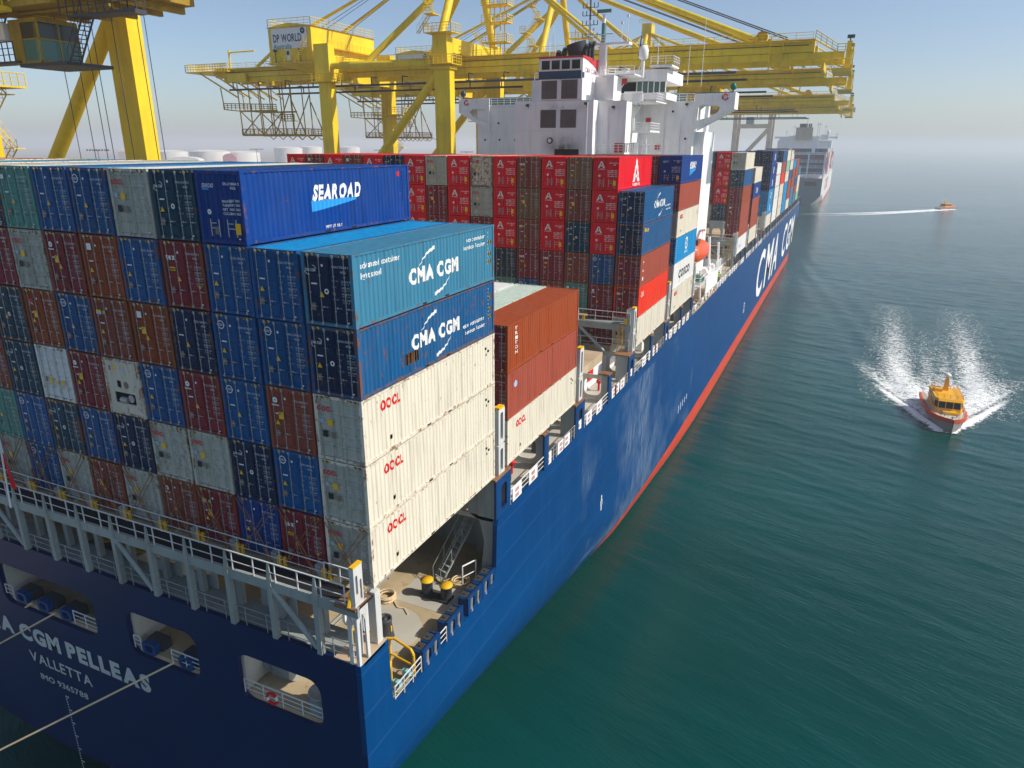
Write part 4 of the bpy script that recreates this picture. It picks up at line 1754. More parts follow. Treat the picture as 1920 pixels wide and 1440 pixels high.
for z in range(9):
    mb.box(HW, HW + .006, 11.45, 11.5, 2.5 - z * .2, 2.6 - z * .2)
mb.build('side_lettering', WHITE, o)
mb = MB()
for z, h in ((1.95, .2), (1.35, .2), (.95, .22)):
    mb.box(HW, HW + .006, 11.62, 11.85, z, z + h)
mb.build('side_sticker', YELLOW, o)
mb = MB()
mb.box(HW, HW + .004, 3.35, 4.45, .55, 1.05)
mb.build('rust_patch', RUSTY, o)


def oocl_side(key):
    mb = MB()
    mb.text('OOCL', S, w=1.5, h=.42, x=2.05, y=2.25, bold=1)
    mb.build('side_lettering', RED, CONT[key])
    mb = MB()
    for z, a in ((2.2, 11.1), (2.0, 11.4), (1.85, 11.15)):
        mb.box(HW, HW + .005, a, a + .16, z, z + .14)
    mb.box(HW, HW + .005, 1.9, 2.1, .55, .75)
    mb.build('side_sticker', BLACK, CONT[key])


for tr_ in (0, 1, 2):
    oocl_side((1, 0, tr_))
mb = MB()
mb.text('SEAROAD', S, w=3.55, h=.62, x=6.0, y=1.83, slant=.22, bold=1)
o = CONT[(1, 2, 5)]
mb.text('EMPTY LIFT ONLY', S, w=1.2, h=.13, x=5.6, y=.28)
for z in range(8):
    mb.box(HW, HW + .006, 11.5, 11.55, 2.45 - z * .2, 2.56 - z * .2)
mb.build('side_lettering', WHITE, o)
mb = MB()
n = 16
vs = []
for i in range(n + 1):
    u = 4.15 + 3.3 * i / n
    vs += [(HW + .003, u, 1.5 - .02 * math.sin(i)), (HW + .003, u, 1.02 + .36 * (i / n) ** 1.2)]
mb.add(vs, [(2 * i, 2 * i + 1, 2 * i + 3, 2 * i + 2) for i in range(n)])
mb.build('side_wave_logo', SKYB, o)
mb = MB()
ring(mb, S, 11.2, 2.45, .0, .14)
mb.build('side_badge', RED, o)

# --- second bay (three tiers)
P2 = 'second bay'
for k, tiers in {0: [('maroon', 'cream', 'red side lettering'), ('maroon', 'rust', 'faded side and round emblem'), ('maroon', 'orange', 'upright white side lettering')],
                 1: ['brown', 'blue', 'sage'], 2: ['blue', 'maroon', 'white'], 3: ['grey', 'brown', 'cream'], 4: ['maroon', 'teal', 'grey']}.items():
    for tr_, c in enumerate(tiers):
        if k > 0 and tr_ < 2:
            continue
        if isinstance(c, tuple):
            container(2, 13.95, k, tr_, c[0], 'plain', 2, side_col=c[1], place=P2, extra=c[2], wear=.3)
        else:
            container(2, 13.95, k, tr_, c, None, 1, place=P2, wear=.3)
mb = MB()
for i, ch in enumerate('TRITON'):
    mb.text(ch, S, w=.36, h=.2, x=1.25, y=2.52 - i * .29)
mb.build('side_lettering', WHITE, CONT[(2, 0, 2)])
mb = MB()
ring(mb, S, 1.2, 2.0, 0, .22)
mb.build('side_badge', LAV, CONT[(2, 0, 1)])
oocl_side((2, 0, 0))

# --- fourth bay: red containers with the white letter A
P4 = 'bay of red containers'
B4 = {
    0: [('cream', None), ('maroon', 'brown'), ('maroon', 'brown'), ('navy', 'plain'), 'navy'],
    1: [None, 'maroon', 'blue', 'red', 'red', 'red'],
    2: [None, 'green', ('brown', 'brown'), 'teal', 'brown', 'olive'],
    3: [None, 'brown', ('maroon', 'tex'), 'red', 'red', 'red'],
    4: [None, 'blue', ('maroon', 'tex'), 'brown', 'olive', ('brown', 'tex')],
    5: [None, 'green', 'slate', 'red', 'red', 'red'],
    6: [None, None, 'maroon', 'maroon', 'grey', ('cream', 'oocl')],
    7: [None, None, 'slate', 'red', 'red', 'red'],
    8: [None, None, None, 'maroon', 'maroon', 'grey'],
    9: [None, None, None, 'red', 'red', 'red'],
    10: [None, None, None, None, 'maroon', 'navy'],
    11: [None, None, None, None, None, 'red'],
    12: [None, None, None, None, None, 'brown'],
    13: [None, None, None, None, None, 'red'],
    14: [None, None, None, None, None, 'maroon'],
    15: [None, None, None, None, None, 'red'],
}
SIDE4 = ['cream', 'scarlet', 'rust', 'steel', 'steel']
EX4 = ['plain cream side', 'scarlet side', 'faded side with white letters', 'yellow side lettering', 'big white side lettering']
for k, tiers in B4.items():
    for tr_, c in enumerate(tiers):
        if c is None:
            continue
        col, st = (c if isinstance(c, tuple) else (c, None))
        container(4, 43.45, k, tr_, col, st, 2 if k else 2, wear=.2 if col == 'red' else (1.3 if (k, tr_) == (6, 5) else None),
                  side_col=SIDE4[tr_] if k == 0 else None, place=P4, extra=EX4[tr_] if k == 0 else '')
container(4, 43.45, 1, 0, 'maroon', None, 1, place=P4)
mb = MB()
mb.add([S(5.1, .55), S(5.75, .55), S(6.35, 2.55), S(6.1, 2.75)], [(0, 1, 2, 3)])
mb.add([S(6.7, .55), S(7.45, .55), S(6.4, 2.6), S(6.15, 2.6)], [(0, 1, 2, 3)])
mb.add([S(5.6, .95), S(7.0, .95), S(6.9, 1.2), S(5.75, 1.2)], [(0, 1, 2, 3)])
mb.text('A-SHENG', S, w=2.7, h=.26, x=6.3, y=.3)
mb.build('side_lettering', WHITE, CONT[(4, 1, 5)])
mb = MB()
mb.text('CMA CGM', S, w=4.3, h=.6, x=6.1, y=1.5, bold=1)
swoosh(mb)
mb.text('eco container', S, w=2.3, h=.22, align='L', x=8.7, y=1.12)
mb.text('bamboo flooring', S, w=2.2, h=.2, align='L', x=8.9, y=.74)
mb.build('side_lettering', WHITE, CONT[(4, 0, 4)])
mb = MB()
mb.text('Bay', S, w=1.6, h=.36, x=1.5, y=2.35)
mb.build('side_lettering', YELLOW, CONT[(4, 0, 3)])
mb = MB()
for i, ch in enumerate('gel'):
    mb.text(ch, S, w=.35, h=.32, x=1.0, y=2.3 - i * .8)
mb.build('side_lettering', WHITE, CONT[(4, 0, 2)])
mb = MB()
mb.text('CAI', S, w=.9, h=.5, x=1.3, y=2.1)
mb.build('side_lettering', WHITE, CONT[(4, 0, 1)])

# --- fifth bay, ahead of the superstructure
P5 = 'bay aft of the lifeboat'
S5 = [('cream', 'cream', 'red side lettering'), ('cream', 'white', 'dark side lettering'), ('blue', 'sky', 'white side emblem'), ('grey', 'cream', 'small red side lettering'), ('maroon', 'rust', 'plain faded side'), ('royal', 'royal', 'white side lettering over a blue wave')]
for tr_, (c, sc_, ex) in enumerate(S5):
    container(5, 58.55, 0, tr_, c, 'sea' if tr_ == 5 else 'plain', 2, side_col=sc_, place=P5, extra=ex, wear=.3)
for k, cs in ((1, ('maroon', 'maroon')), (2, ('brown', 'brown')), (3, ('maroon', 'blue')), (4, ('slate', 'brown'))):
    for tr_, c in zip((5, 4), cs):
        container(5, 58.55, k, tr_, c, None, 1, place=P5)
oocl_side((5, 0, 0))
oocl_side((5, 0, 3))
mb = MB()
mb.text('COSCO', S, w=6.4, h=.9, x=6.2, y=1.35, bold=1)
mb.build('side_lettering', BLACK, CONT[(5, 0, 1)])
mb = MB()
ring(mb, S, 6.2, 1.75, .5, .75)
mb.text('COSCO', S, w=1.3, h=.35, x=6.2, y=1.75)
mb.text('SHIPPING', S, w=1.8, h=.3, x=6.2, y=.75)
for i in range(8):
    mb.box(HW, HW + .006, .7, 1.0, 2.5 - i * .28, 2.65 - i * .28)
mb.build('side_lettering', WHITE, CONT[(5, 0, 2)])
mb = MB()
mb.text('SEAROAD', S, w=3.4, h=.7, x=6.4, y=1.85, slant=.22, bold=1)
mb.build('side_lettering', WHITE, CONT[(5, 0, 5)])
mb = MB()
mb.add([S(4.8, 1.4), S(8, 1.4), S(8, 1.25), S(4.8, .7)], [(0, 3, 2, 1)])
mb.build('side_wave_logo', SKYB, CONT[(5, 0, 5)])

# --- bays forward of the superstructure
def bay(no, y0, place, rows, lod=1):
    for k, tiers in rows.items():
        for tr_, c in enumerate(tiers):
            if c is None:
                continue
            door, side = c if isinstance(c, tuple) else (c, c)
            container(no, y0, k, tr_, door, None, lod, side_col=side, place=place)


P6 = 'first bay past the lifeboat'
bay(6, 112.0, P6, {0: [('grey', 'white'), ('maroon', 'rust'), ('maroon', 'rust'), ('maroon', 'orange'), ('teal', 'steel'), ('grey', 'cream')],
                   1: [None, None, 'teal', 'red', 'red', 'red'],
                   2: [None, None, 'grey', 'maroon', 'maroon', 'teal'],
                   3: [None, None, None, 'maroon', 'brown', 'red'], 4: [None] * 5 + ['red'], 5: [None] * 5 + ['maroon']})
mb = MB()
mb.text('TRINITY', S, w=3.6, h=.5, x=4, y=1.2)
mb.build('side_lettering', LAV, CONT[(6, 0, 0)])
bay(7, 128.0, 'second bay past the lifeboat', {0: ['cream', 'rust', 'rust', ('blue', 'royal'), 'cream']})
mb = MB()
mb.text('CMA', S, w=3.0, h=1.0, x=6, y=1.4)
mb.build('side_lettering', WHITE, CONT[(7, 0, 3)])
bay(75, 143.5, 'third bay past the lifeboat', {2: [None, None, None, None, 'grey', ('blue', 'sky')], 3: [None] * 5 + ['maroon'], 4: [None] * 5 + ['cream']})
bay(8, 159.2, 'bay with navy ends', {0: ['cream', 'sky', 'sky', ('navy', 'royal'), ('navy', 'royal'), ('navy', 'royal')],
                                                            1: [None, 'slate', 'navy', 'navy', 'navy', 'navy'], 2: [None, None, 'navy', 'navy', 'navy', 'navy']})
for tr_ in (3, 4, 5, 1, 2):
    mb = MB()
    quad_ = [S(5.2, .9), S(7.4, .9), S(7.4, 2.1), S(5.2, 2.1)]
    ring(mb, S, 6.3, 1.5, .35, .8)
    mb.text('CMA', S, w=1.2, h=.5, x=6.3, y=1.5)
    mb.build('side_lettering', WHITE, CONT[(8, 0, tr_)])
bay(9, 174.0, 'bay of white containers', {0: ['white', 'white', 'white', 'white', 'white'], 1: [None, None, None, None, 'white']})
bay(10, 188.4, 'bay past the white containers', {0: ['cream', 'cream', 'cream', 'scarlet', 'rust', ('teal', 'steel')], 1: [None, None, None, None, 'maroon', 'teal'], 2: [None] * 5 + ['teal']})
bay(11, 202.8, 'bay with a mint green container', {0: ['sky', 'sky', 'sky', 'cream', 'mint', 'cream'], 1: [None] * 4 + ['grey', 'grey'], 2: [None] * 5 + ['grey']}, 0)
bay(12, 217.2, 'fifth bay from the bow', {0: ['cream', 'rust', 'rust', 'steel', 'cream', 'cream'], 1: [None] * 4 + ['grey', 'grey'], 2: [None] * 5 + ['grey'], 3: [None] * 5 + ['steel']}, 0)
bay(13, 231.6, 'fourth bay from the bow', {0: ['faded', 'faded', 'rust', 'rust', 'sky'], 1: [None] * 3 + ['navy', 'navy'], 2: [None] * 4 + ['navy']}, 0)
bay(14, 246.0, 'third bay from the bow', {0: ['faded', 'orange', 'steel', 'rust', 'rust'], 1: [None] * 4 + ['rust']}, 0)
bay(15, 260.4, 'second bay from the bow', {0: ['mint', 'cream', 'cream', 'faded'], 1: ['brown', 'rust', 'rust', 'steel', 'teal'], 2: [None] * 4 + ['steel']}, 0)
bay(16, 274.8, 'foremost bay at the bow', {1: ['rust', 'rust', 'orange', 'slate'], 2: ['slate', 'slate', 'slate', 'slate', 'slate'], 3: [None] * 4 + ['slate']}, 0)

# ------------------------------------------------------------------ lashing rods on the bottom containers of the first bay
for k in range(0, 10):
    xa, xb = row_x(k) - HW + .05, row_x(k) + HW - .05
    for (x0, x1, lean) in ((xa, xb, 'port'), (xb, xa, 'starboard')):
        mb = MB()
        d = (x1 - x0)
        for j in (0, .16):
            sgn = 1 if d > 0 else -1
            mb.tube((x0 + j * sgn, -.1, TIER - .05 if j == 0 else TIER + .1), (x1 - (.35 - j) * sgn, -.36, .12), .022, 5)
        mb.tube((x1 - .62 * sgn, -.33, .75), (x1 - .3 * sgn, -.37, .1), .045, 6)
        nm = ORD[k] if k else 'starboard edge'
        o = mb.build('lashing_rod', RUSTY)
        tag(o, 'rusty lashing rods leaning to %s across the bottom container of the %s row' % (lean, nm), 'lashing rod', 'lashing rods crossed over the bottom containers')

# slotted white end frames between the bays, at the starboard side
def end_frame(y, h=4.05, full=False):
    o = thing('lashing_frame', None, None, (0, y, 0))
    o.parent = SHIP
    mb = MB()
    zs = [(-.15, 1.75), (1.85, h)]
    for a, b_ in zs:
        mb.plate([(-.42, a), (.42, a), (.42, b_), (-.42, b_)], [rrect(-.18, .18, a + .2, b_ - .25, .12, 3)], stbd(.02), .16)
    for yy in (-.42, .34):
        mb.box(-.75, -.14, yy, yy + .08, -.15, h - .1)
    mb.build('frame_plate', RAILM, o)
    mb = MB()
    mb.box(-.3, .05, -.4, .3, h, h + .12)
    mb.build('frame_cap', YPAINT, o)
    if full:
        mb = MB()
        mb.box(LEFT + 2, -.2, -.5, .5, 2.45, 2.55)
        for q in range(9):
            x = -.35 - q * 5.14
            mb.box(x - .3, x, -.6, -.3, -2.7, 3.5)
            mb.box(x - .3, x, .3, .6, -2.7, 2.5)
        mb.box(LEFT + 2, -.2, -.62, -.5, 1.9, 2.5)
        for q in range(3):
            x = -.6 - q * 5.14
            mb.tube((x - 4.7, -.6, 1.9), (x - .6 - 1.2, -.6, -.6), .16, 6)
        mb.build('bridge_frame', GREY, o)
        mb = MB()
        railing(mb, [(LEFT + 2, -.6, 2.55), (-.3, -.6, 2.55)], 1.1, 1.7, .03, 2)
        railing(mb, [(-10, -.62, 0), (-.3, -.62, 0)], 1.0, 1.7, .025, 2)
        mb.build('bridge_rail', RAILM, o)
        mb = MB()
        for dy in (0, .45):
            mb.tube((-.95 - dy, -.75, -2.7), (-.95 - dy, -.75, 2.5), .04, 5)
        for z in range(17):
            mb.tube((-.95, -.75, -2.5 + z * .3), (-1.4, -.75, -2.5 + z * .3), .025, 4)
        mb.build('bridge_ladder', YPAINT, o)
        mb = MB()
        for x in (-.7, -4.9, -6, -11, -13):
            mb.box(x - .12, x + .12, -.72, -.6, 2.55, 3.1)
        mb.build('socket_box', YPAINT, o)


end_frame(13.1)
end_frame(27.3)
end_frame(42.6, full=True)
end_frame(57.2, full=False)
end_frame(72.2)
for y in (111.0, 125.6, 141.8, 157.5):
    end_frame(y, full=(y < 112))

for key in ((1, 0, 0), (1, 0, 1), (1, 0, 2), (1, 0, 3), (1, 0, 4), (1, 2, 5), (2, 0, 0), (2, 0, 1), (2, 0, 2), (4, 1, 5), (4, 0, 4), (5, 0, 5), (5, 0, 2), (5, 0, 1)):
    for ch in CONT[key].children:
        if ch.name.split('.')[0] in ('side_lettering', 'side_wave_logo', 'side_badge', 'rust_patch', 'side_sticker'):
            drape(ch)
# ------------------------------------------------------------------ superstructure (part of the ship)
GRILLE = paint('sooty_louvre', (0.20, 0.17, 0.165), 0.7, 0.1, 0.3)


def soot_white():
    m, t, b = new_mat('sooted_white_paint')
    v = coords(t)
    sep = t.nodes.new('ShaderNodeSeparateXYZ')
    t.links.new(v, sep.inputs[0])
    n1 = noise(t, coords(t, (.5, .5, .35)), 1.0, 6, .65)
    fx = mathn(t, 'SUBTRACT', 1.0, mathn(t, 'MULTIPLY', mathn(t, 'ABSOLUTE', mathn(t, 'ADD', sep.outputs[0], 19.6)), .28), True)
    fz = mathn(t, 'SUBTRACT', 1.0, mathn(t, 'MULTIPLY', mathn(t, 'ABSOLUTE', mathn(t, 'ADD', sep.outputs[2], -18.4)), .5), True)
    f = mathn(t, 'MULTIPLY', mathn(t, 'MULTIPLY', fx, fz), ramp(t, n1, .3, .55), True)
    fz2 = mathn(t, 'SUBTRACT', 1.0, mathn(t, 'MULTIPLY', mathn(t, 'ABSOLUTE', mathn(t, 'ADD', sep.outputs[2], -23.6)), .9), True)
    f2 = mathn(t, 'MULTIPLY', mathn(t, 'MULTIPLY', fx, fz2), ramp(t, n1, .46, .68), True)
    c = mixc(t, f, (0.88, 0.88, 0.88), (0.03, 0.03, 0.03))
    c = mixc(t, mathn(t, 'MULTIPLY', f2, .8), c, (0.12, 0.10, 0.10))
    st = ramp(t, noise(t, coords(t, (1.5, 1.5, .12)), 1.0, 5, .6), .55, .8)
    c = mixc(t, mathn(t, 'MULTIPLY', st, .35), c, (.4, .36, .30))
    t.links.new(c, b.inputs['Base Color'])
    b.inputs['Roughness'].default_value = .5
    return m


SOOT = soot_white()
NAVYB = flat('navy_band', (0.02, 0.06, 0.12), .5)
FRED = flat('funnel_red', (0.55, 0.035, 0.045), .5)
PIPE = flat('exhaust_black', (0.022, 0.028, 0.035), .7)
WGLASS = flat('green_glass', (0.10, 0.17, 0.16), .08)

SS = thing('superstructure', None, None)
SS.parent = SHIP


def sbox(name, m, *boxes, parent=SS):
    if name in ('cage',):
        mb = MB()
        for b_ in boxes:
            mb.box(*b_)
        return mb.build(name, m, parent)
    for b_ in boxes:
        mb = MB()
        mb.box(*b_)
        o = mb.build(name, m, parent)
    return o


# casing: aft face at y = 74
sbox('casing_wall', SOOT, (-23.3, -17.1, 74.0, 84, 24.35, 27.05), (-26.7, -15.42, 74.0, 90, -1, 24.3))
sbox('side_wall', SHIPW, (-17.1 + .003, -15.5, 79.6, 90, 24.3, 27.6), (-15.42 + .003, -11.5, 76.0, 78.6, -1, 24.15), (-15.42 + .003, -13.2, 78.6, 90, -1, 24.15), (-16.9, -15.4, 80, 90, 24.35, 27.4), (-26.9, -23.31, 80, 90, 24.3, 27.4))
# accommodation block
sbox('accommodation_wall', SHIPW, (-40.9, -5.3, 90.0, 103, -1, 24.75))
sbox('front_wall', SHIPW, (-5.3 + .003, -3.9, 91.8, 101, -1, 20.6))
# seams / ledges
sbox('ledge', SHIPW, (-26.75, -15.35, 73.9, 74.0, 20.45, 20.52), (-15.4, -11.4, 75.9, 76.0, 24.1, 24.25), (-41, -5.2, 89.9, 90.0, 24.6, 24.8), (-26.75, -26.6, 73.9, 74.0, -1, 24.3))
for a, b_, c, d in ((-22.85, -20.65, 24.5, 26.8), (-20.0, -17.75, 24.5, 26.85), (-22.95, -20.7, 20.85, 23.15), (-20.05, -17.8, 20.85, 23.15)):
    g_ = sbox('vent_grille', GRILLE, (a, b_, 73.93, 73.97, c, d))
    mb = MB()
    n = 11
    for i in range(n):
        z = c + (d - c) * i / n
        mb.add([(a, 73.93, z), (b_, 73.93, z), (b_, 73.84, z + .13), (a, 73.84, z + .13), (a, 73.9, z + .15), (b_, 73.9, z + .15)],
               [(0, 1, 2, 3), (3, 2, 5, 4)])
    for x in (a + (b_ - a) / 3, a + 2 * (b_ - a) / 3):
        mb.box(x - .02, x + .02, 73.83, 73.94, c, d)
    lv = mb.build('louvre', GRILLE, SS)
mb = MB()
mb.tube((-21.5, 73.8, 19.2), (-21.5, 74.0, 19.2), .42, 18)
mb.build('round_vent', CHAR, SS)
mb = MB()
mb.tube((-21.5, 73.76, 19.2), (-21.5, 73.82, 19.2), .26, 18)
mb.build('vent_disc', SHIPW, SS)
sbox('sooty_opening', DARK, (-20.8, -17.3, 73.95, 73.99, 17.2, 18.1))
# funnel top
FN = thing('funnel', None, None)
FN.parent = SHIP
sbox('funnel_wall', SHIPW, (-23.3, -17.1, 74.0, 80.5, 27.05, 29.5), parent=FN)
sbox('funnel_band', NAVYB, (-23.32, -17.3, 73.97, 74.0, 26.95, 27.95), parent=FN)
sbox('funnel_top', FRED, (-23.35, -17.05, 73.95, 80.55, 29.5, 29.75), parent=FN)
for i in range(4):
    x = -22.9 + i * 1.43
    sbox('funnel_window', GLASS_D, (x, x + 1.18, 73.96, 73.99, 28.15, 29.25), parent=FN)
    mb = MB()
    for a, b_ in ((x - .06, x), (x + 1.18, x + 1.24)):
        mb.box(a, b_, 73.9, 74.0, 28.1, 29.3)
    mb.box(x - .06, x + 1.24, 73.9, 74.0, 29.25, 29.32)
    mb.box(x - .06, x + 1.24, 73.9, 74.0, 28.08, 28.15)
    mb.build('window_frame', SHIPW, FN)
S17 = stbd(-17.08)
mb = MB()
vs = [S17(74.0, 29.5), S17(80.5, 29.5)]
arc = [(80.5, 28.1), (79.5, 28.5), (78, 28.9), (76.4, 29.2), (75, 29.36), (74.0, 29.42)]
mb.add([S17(74.0, 29.5), S17(80.5, 29.5)] + [S17(*p) for p in arc], [tuple(range(8))])
mb.text('CMA CGM', S17, w=4.4, h=.62, m=1, x=77.2, y=28.1)
ring(mb, S17, 77, 28.2, .95, 1.05, 1, 8, 60, 110)
mb.build('funnel_logo', [FRED, flat('logo_mauve', (.45, .25, .33), .5)], FN)
sbox('funnel_band_side', NAVYB, (-17.1, -17.07, 74.0, 74.7, 27.05, 27.75), parent=FN)
mb = MB()
mb.tube((-18.7, 77.4, 29.3), (-19.3, 77.2, 31.6), 1.35, 20)
mb.build('exhaust_pipe', PIPE, FN)
for x, y, z, r_ in ((-21.6, 76.4, 30.6, .3), (-21.1, 77.4, 31.0, .33), (-22.0, 77.6, 30.4, .28), (-17.6, 76.2, 31.2, .28), (-17.4, 77.1, 31.5, .28), (-17.2, 78.0, 31.7, .25), (-20.6, 76.2, 30.4, .25)):
    mb = MB()
    mb.tube((x, y, 29.5), (x, y, z - .5), r_, 10)
    mb.tube((x, y, z - .5), (x + .35, y - .3, z), r_, 10)
    mb.build('exhaust_pipe', PIPE, FN)
# starboard outside stairs, platforms and wheelhouse corner
sbox('platform', SHIPW, (-11.5, -7.3, 84.5, 90.0, 20.35, 20.6), (-15.4, -6.6, 84.0, 90.0, 24.2, 24.35), (-14.2, -9.4, 82.5, 90.0, 27.55, 27.7))
for pts in ([(-11.4, 84.6, 20.6), (-7.4, 84.6, 20.6), (-7.4, 90, 20.6)], [(-12.2, 84.1, 24.35), (-6.7, 84.1, 24.35), (-6.7, 90, 24.35)],
            [(-15.4, 79.6, 27.6), (-13.2, 82.6, 27.7)], [(-14.2, 82.6, 27.7), (-9.5, 82.6, 27.7)], [(-16.9, 80, 27.6), (-15.5, 79.7, 27.6)],
            [(-40.7, 90.2, 24.8), (-27, 90.2, 24.8)], [(-11.0, 90.1, 24.8), (-5.4, 90.1, 24.8)], [(-26.6, 80.3, 27.4), (-23.4, 80.2, 27.4)], [(-15, 74.2, 17.7), (-5.5, 74.2, 17.7)],
            [(-8.7, 88, 29.3), (-5.6, 88, 29.3), (-5.6, 92, 29.3)]):
    mb = MB()
    railing(mb, pts, 1.0, 1.1, .035, 3)
    mb.build('railing', SHIPW, SS)
for p, q in (((-12.6, 82.8, 24.35), (-11.3, 85.4, 27.6)), ((-11.3, 84.5, 20.6), (-9.3, 86.2, 24.3)), ((-8.0, 85.0, 16.0), (-8.6, 86.5, 20.4))):
    mb = MB()
    stairs(mb, p, q, .9, (.8, -.5, 0), 0, .3)
    mb.build('ladder', SHIPW, SS)
sbox('stair_wall', SHIPW, (-12.6, -11.6, 80.5, 84.2, 24.35, 27.4), (-11.5 + .004, -9.2, 83.0, 83.15, 20.6, 22.2), (-11.2, -8.6, 84.2, 84.35, 24.3, 25.6))
sbox('wheelhouse', SHIPW, (-14.0, -6.4, 88.5, 99, 27.2, 28.7), (-14.0, -6.4, 88.8, 99, 24.8, 25.7), (-8.7, -5.6, 87.5, 92, 28.9, 29.15))
sbox('wheelhouse_core', GLASS_D, (-13.6, -8.6, 89.6, 98, 25.7, 27.2))
for i in range(5):
    x = -10.6 + i * .82
    mb = MB()
    mb.add([(x, 88.6 + .02 * i, 25.75), (x + .72, 88.6 + .02 * i, 25.75), (x + .72, 88.7, 27.1), (x, 88.7, 27.1)], [(0, 1, 2, 3)])
    mb.build('window', WGLASS, SS)
sbox('window_post', SHIPW, *[(-10.72 + i * .82, -10.62 + i * .82, 88.5, 88.8, 25.7, 27.2) for i in range(6)])
for o_ in SS.children:
    nm = o_.name.split('.')[0]
    if nm in ('platform', 'ladder', 'stair_wall', 'wheelhouse', 'wheelhouse_core', 'window', 'window_post'):
        o_.location = (-1.9, -4.2, 0)
    if nm == 'railing':
        c0 = sum((v.co.x for v in o_.data.vertices), 0.0) / len(o_.data.vertices)
        y0_ = min(v.co.y for v in o_.data.vertices)
        if -15 < c0 < -6 and y0_ > 81.5 and not (y0_ > 90 and c0 > -9):
            o_.location = (-1.9, -4.2, 0)
# white door lit by the sun, cabinets, fire boxes
sbox('cabinet', FRED, (-12.9, -11.75, 75.9, 75.99, 17.7, 18.9))
sbox('cage', STEEL, *[(-11.7 + .3 * i, -11.66 + .3 * i, 75.6, 75.9, 17.7, 18.9) for i in range(6)], (-11.7, -10.1, 75.6, 75.9, 18.85, 18.9))
sbox('stores_door', SHIPW, (-12.4, -10.8, 80.2, 80.3, 16.4, 19.0))
for x, y, z in ((-12.0, 89.9, 22.2), (-10.4, 89.9, 18.4), (-13.0, 79.7, 26.9)):
    sbox('fire_box', FRED, (x - .35, x + .35, y - .15, y, z - .35, z + .35))
sbox('signal_box', CHAR, (-14.3, -14.0, 89.9, 89.98, 22.0, 22.4), (-13.8, -13.55, 89.9, 89.98, 22.2, 22.5))
sbox('roof_screen', WGLASS, (-10.9, -7.0, 91.5, 91.6, 24.8, 26.0), (-40.5, -30, 91.5, 91.6, 24.8, 26.0))
# pipes, ports, lamps and weld ridges on the white walls
for x, z0, z1, y in ((-38.5, -1, 24, 89.9), (-33.0, 17, 24.5, 89.9), (-28.2, 17, 24.5, 89.9), (-9.6, 17, 24.6, 89.9), (-7.2, 17, 22, 89.9), (-16.2, 17, 24, 73.9), (-25.6, 17, 24, 73.9), (-14.0, 17, 23.5, 75.9)):
    mb = MB()
    mb.tube((x, y - .06, z0), (x, y - .06, z1), .06, 6)
    mb.build('pipe', SHIPW, SS)
for z in (17.8, 20.6, 22.9):
    sbox('weld_ridge', SHIPW, (-40.9, -26.8, 89.95, 90.0, z, z + .05), (-11.4, -5.3, 89.95, 90.0, z, z + .05))
for x, z in ((-39.5, 19.4), (-36.8, 19.4), (-34, 19.4), (-31.2, 19.4), (-6.3, 19.6), (-8.4, 23.4), (-37, 22.0), (-31.5, 22.0)):
    mb = MB()
    mb.tube((x, 89.93, z), (x, 90.0, z), .24, 14)
    mb.build('porthole', SHIPW, SS)
    mb = MB()
    mb.tube((x, 89.91, z), (x, 89.95, z), .17, 14)
    mb.build('port_glass', GLASS_D, SS)
for x, y, z in ((-24.8, 73.8, 23.6), (-16.4, 73.8, 23.7), (-13.2, 75.8, 23.3), (-29, 89.8, 24.2), (-6.4, 89.8, 24.2), (-20.2, 73.8, 27.0)):
    mb = MB()
    mb.box(x - .2, x + .2, y - .25, y, z, z + .3)
    mb.tube((x, y, z + .1), (x, y + .2, z - .2), .04, 5)
    mb.build('flood_lamp', CHAR, SS)
mb = MB()
for z in np.arange(17.2, 24.2, .35):
    mb.tube((-27.6, 89.85, z), (-27.2, 89.85, z), .025, 4)
for x in (-27.6, -27.2):
    mb.tube((x, 89.85, 17), (x, 89.85, 24.6), .03, 5)
mb.build('wall_ladder', SHIPW, SS)
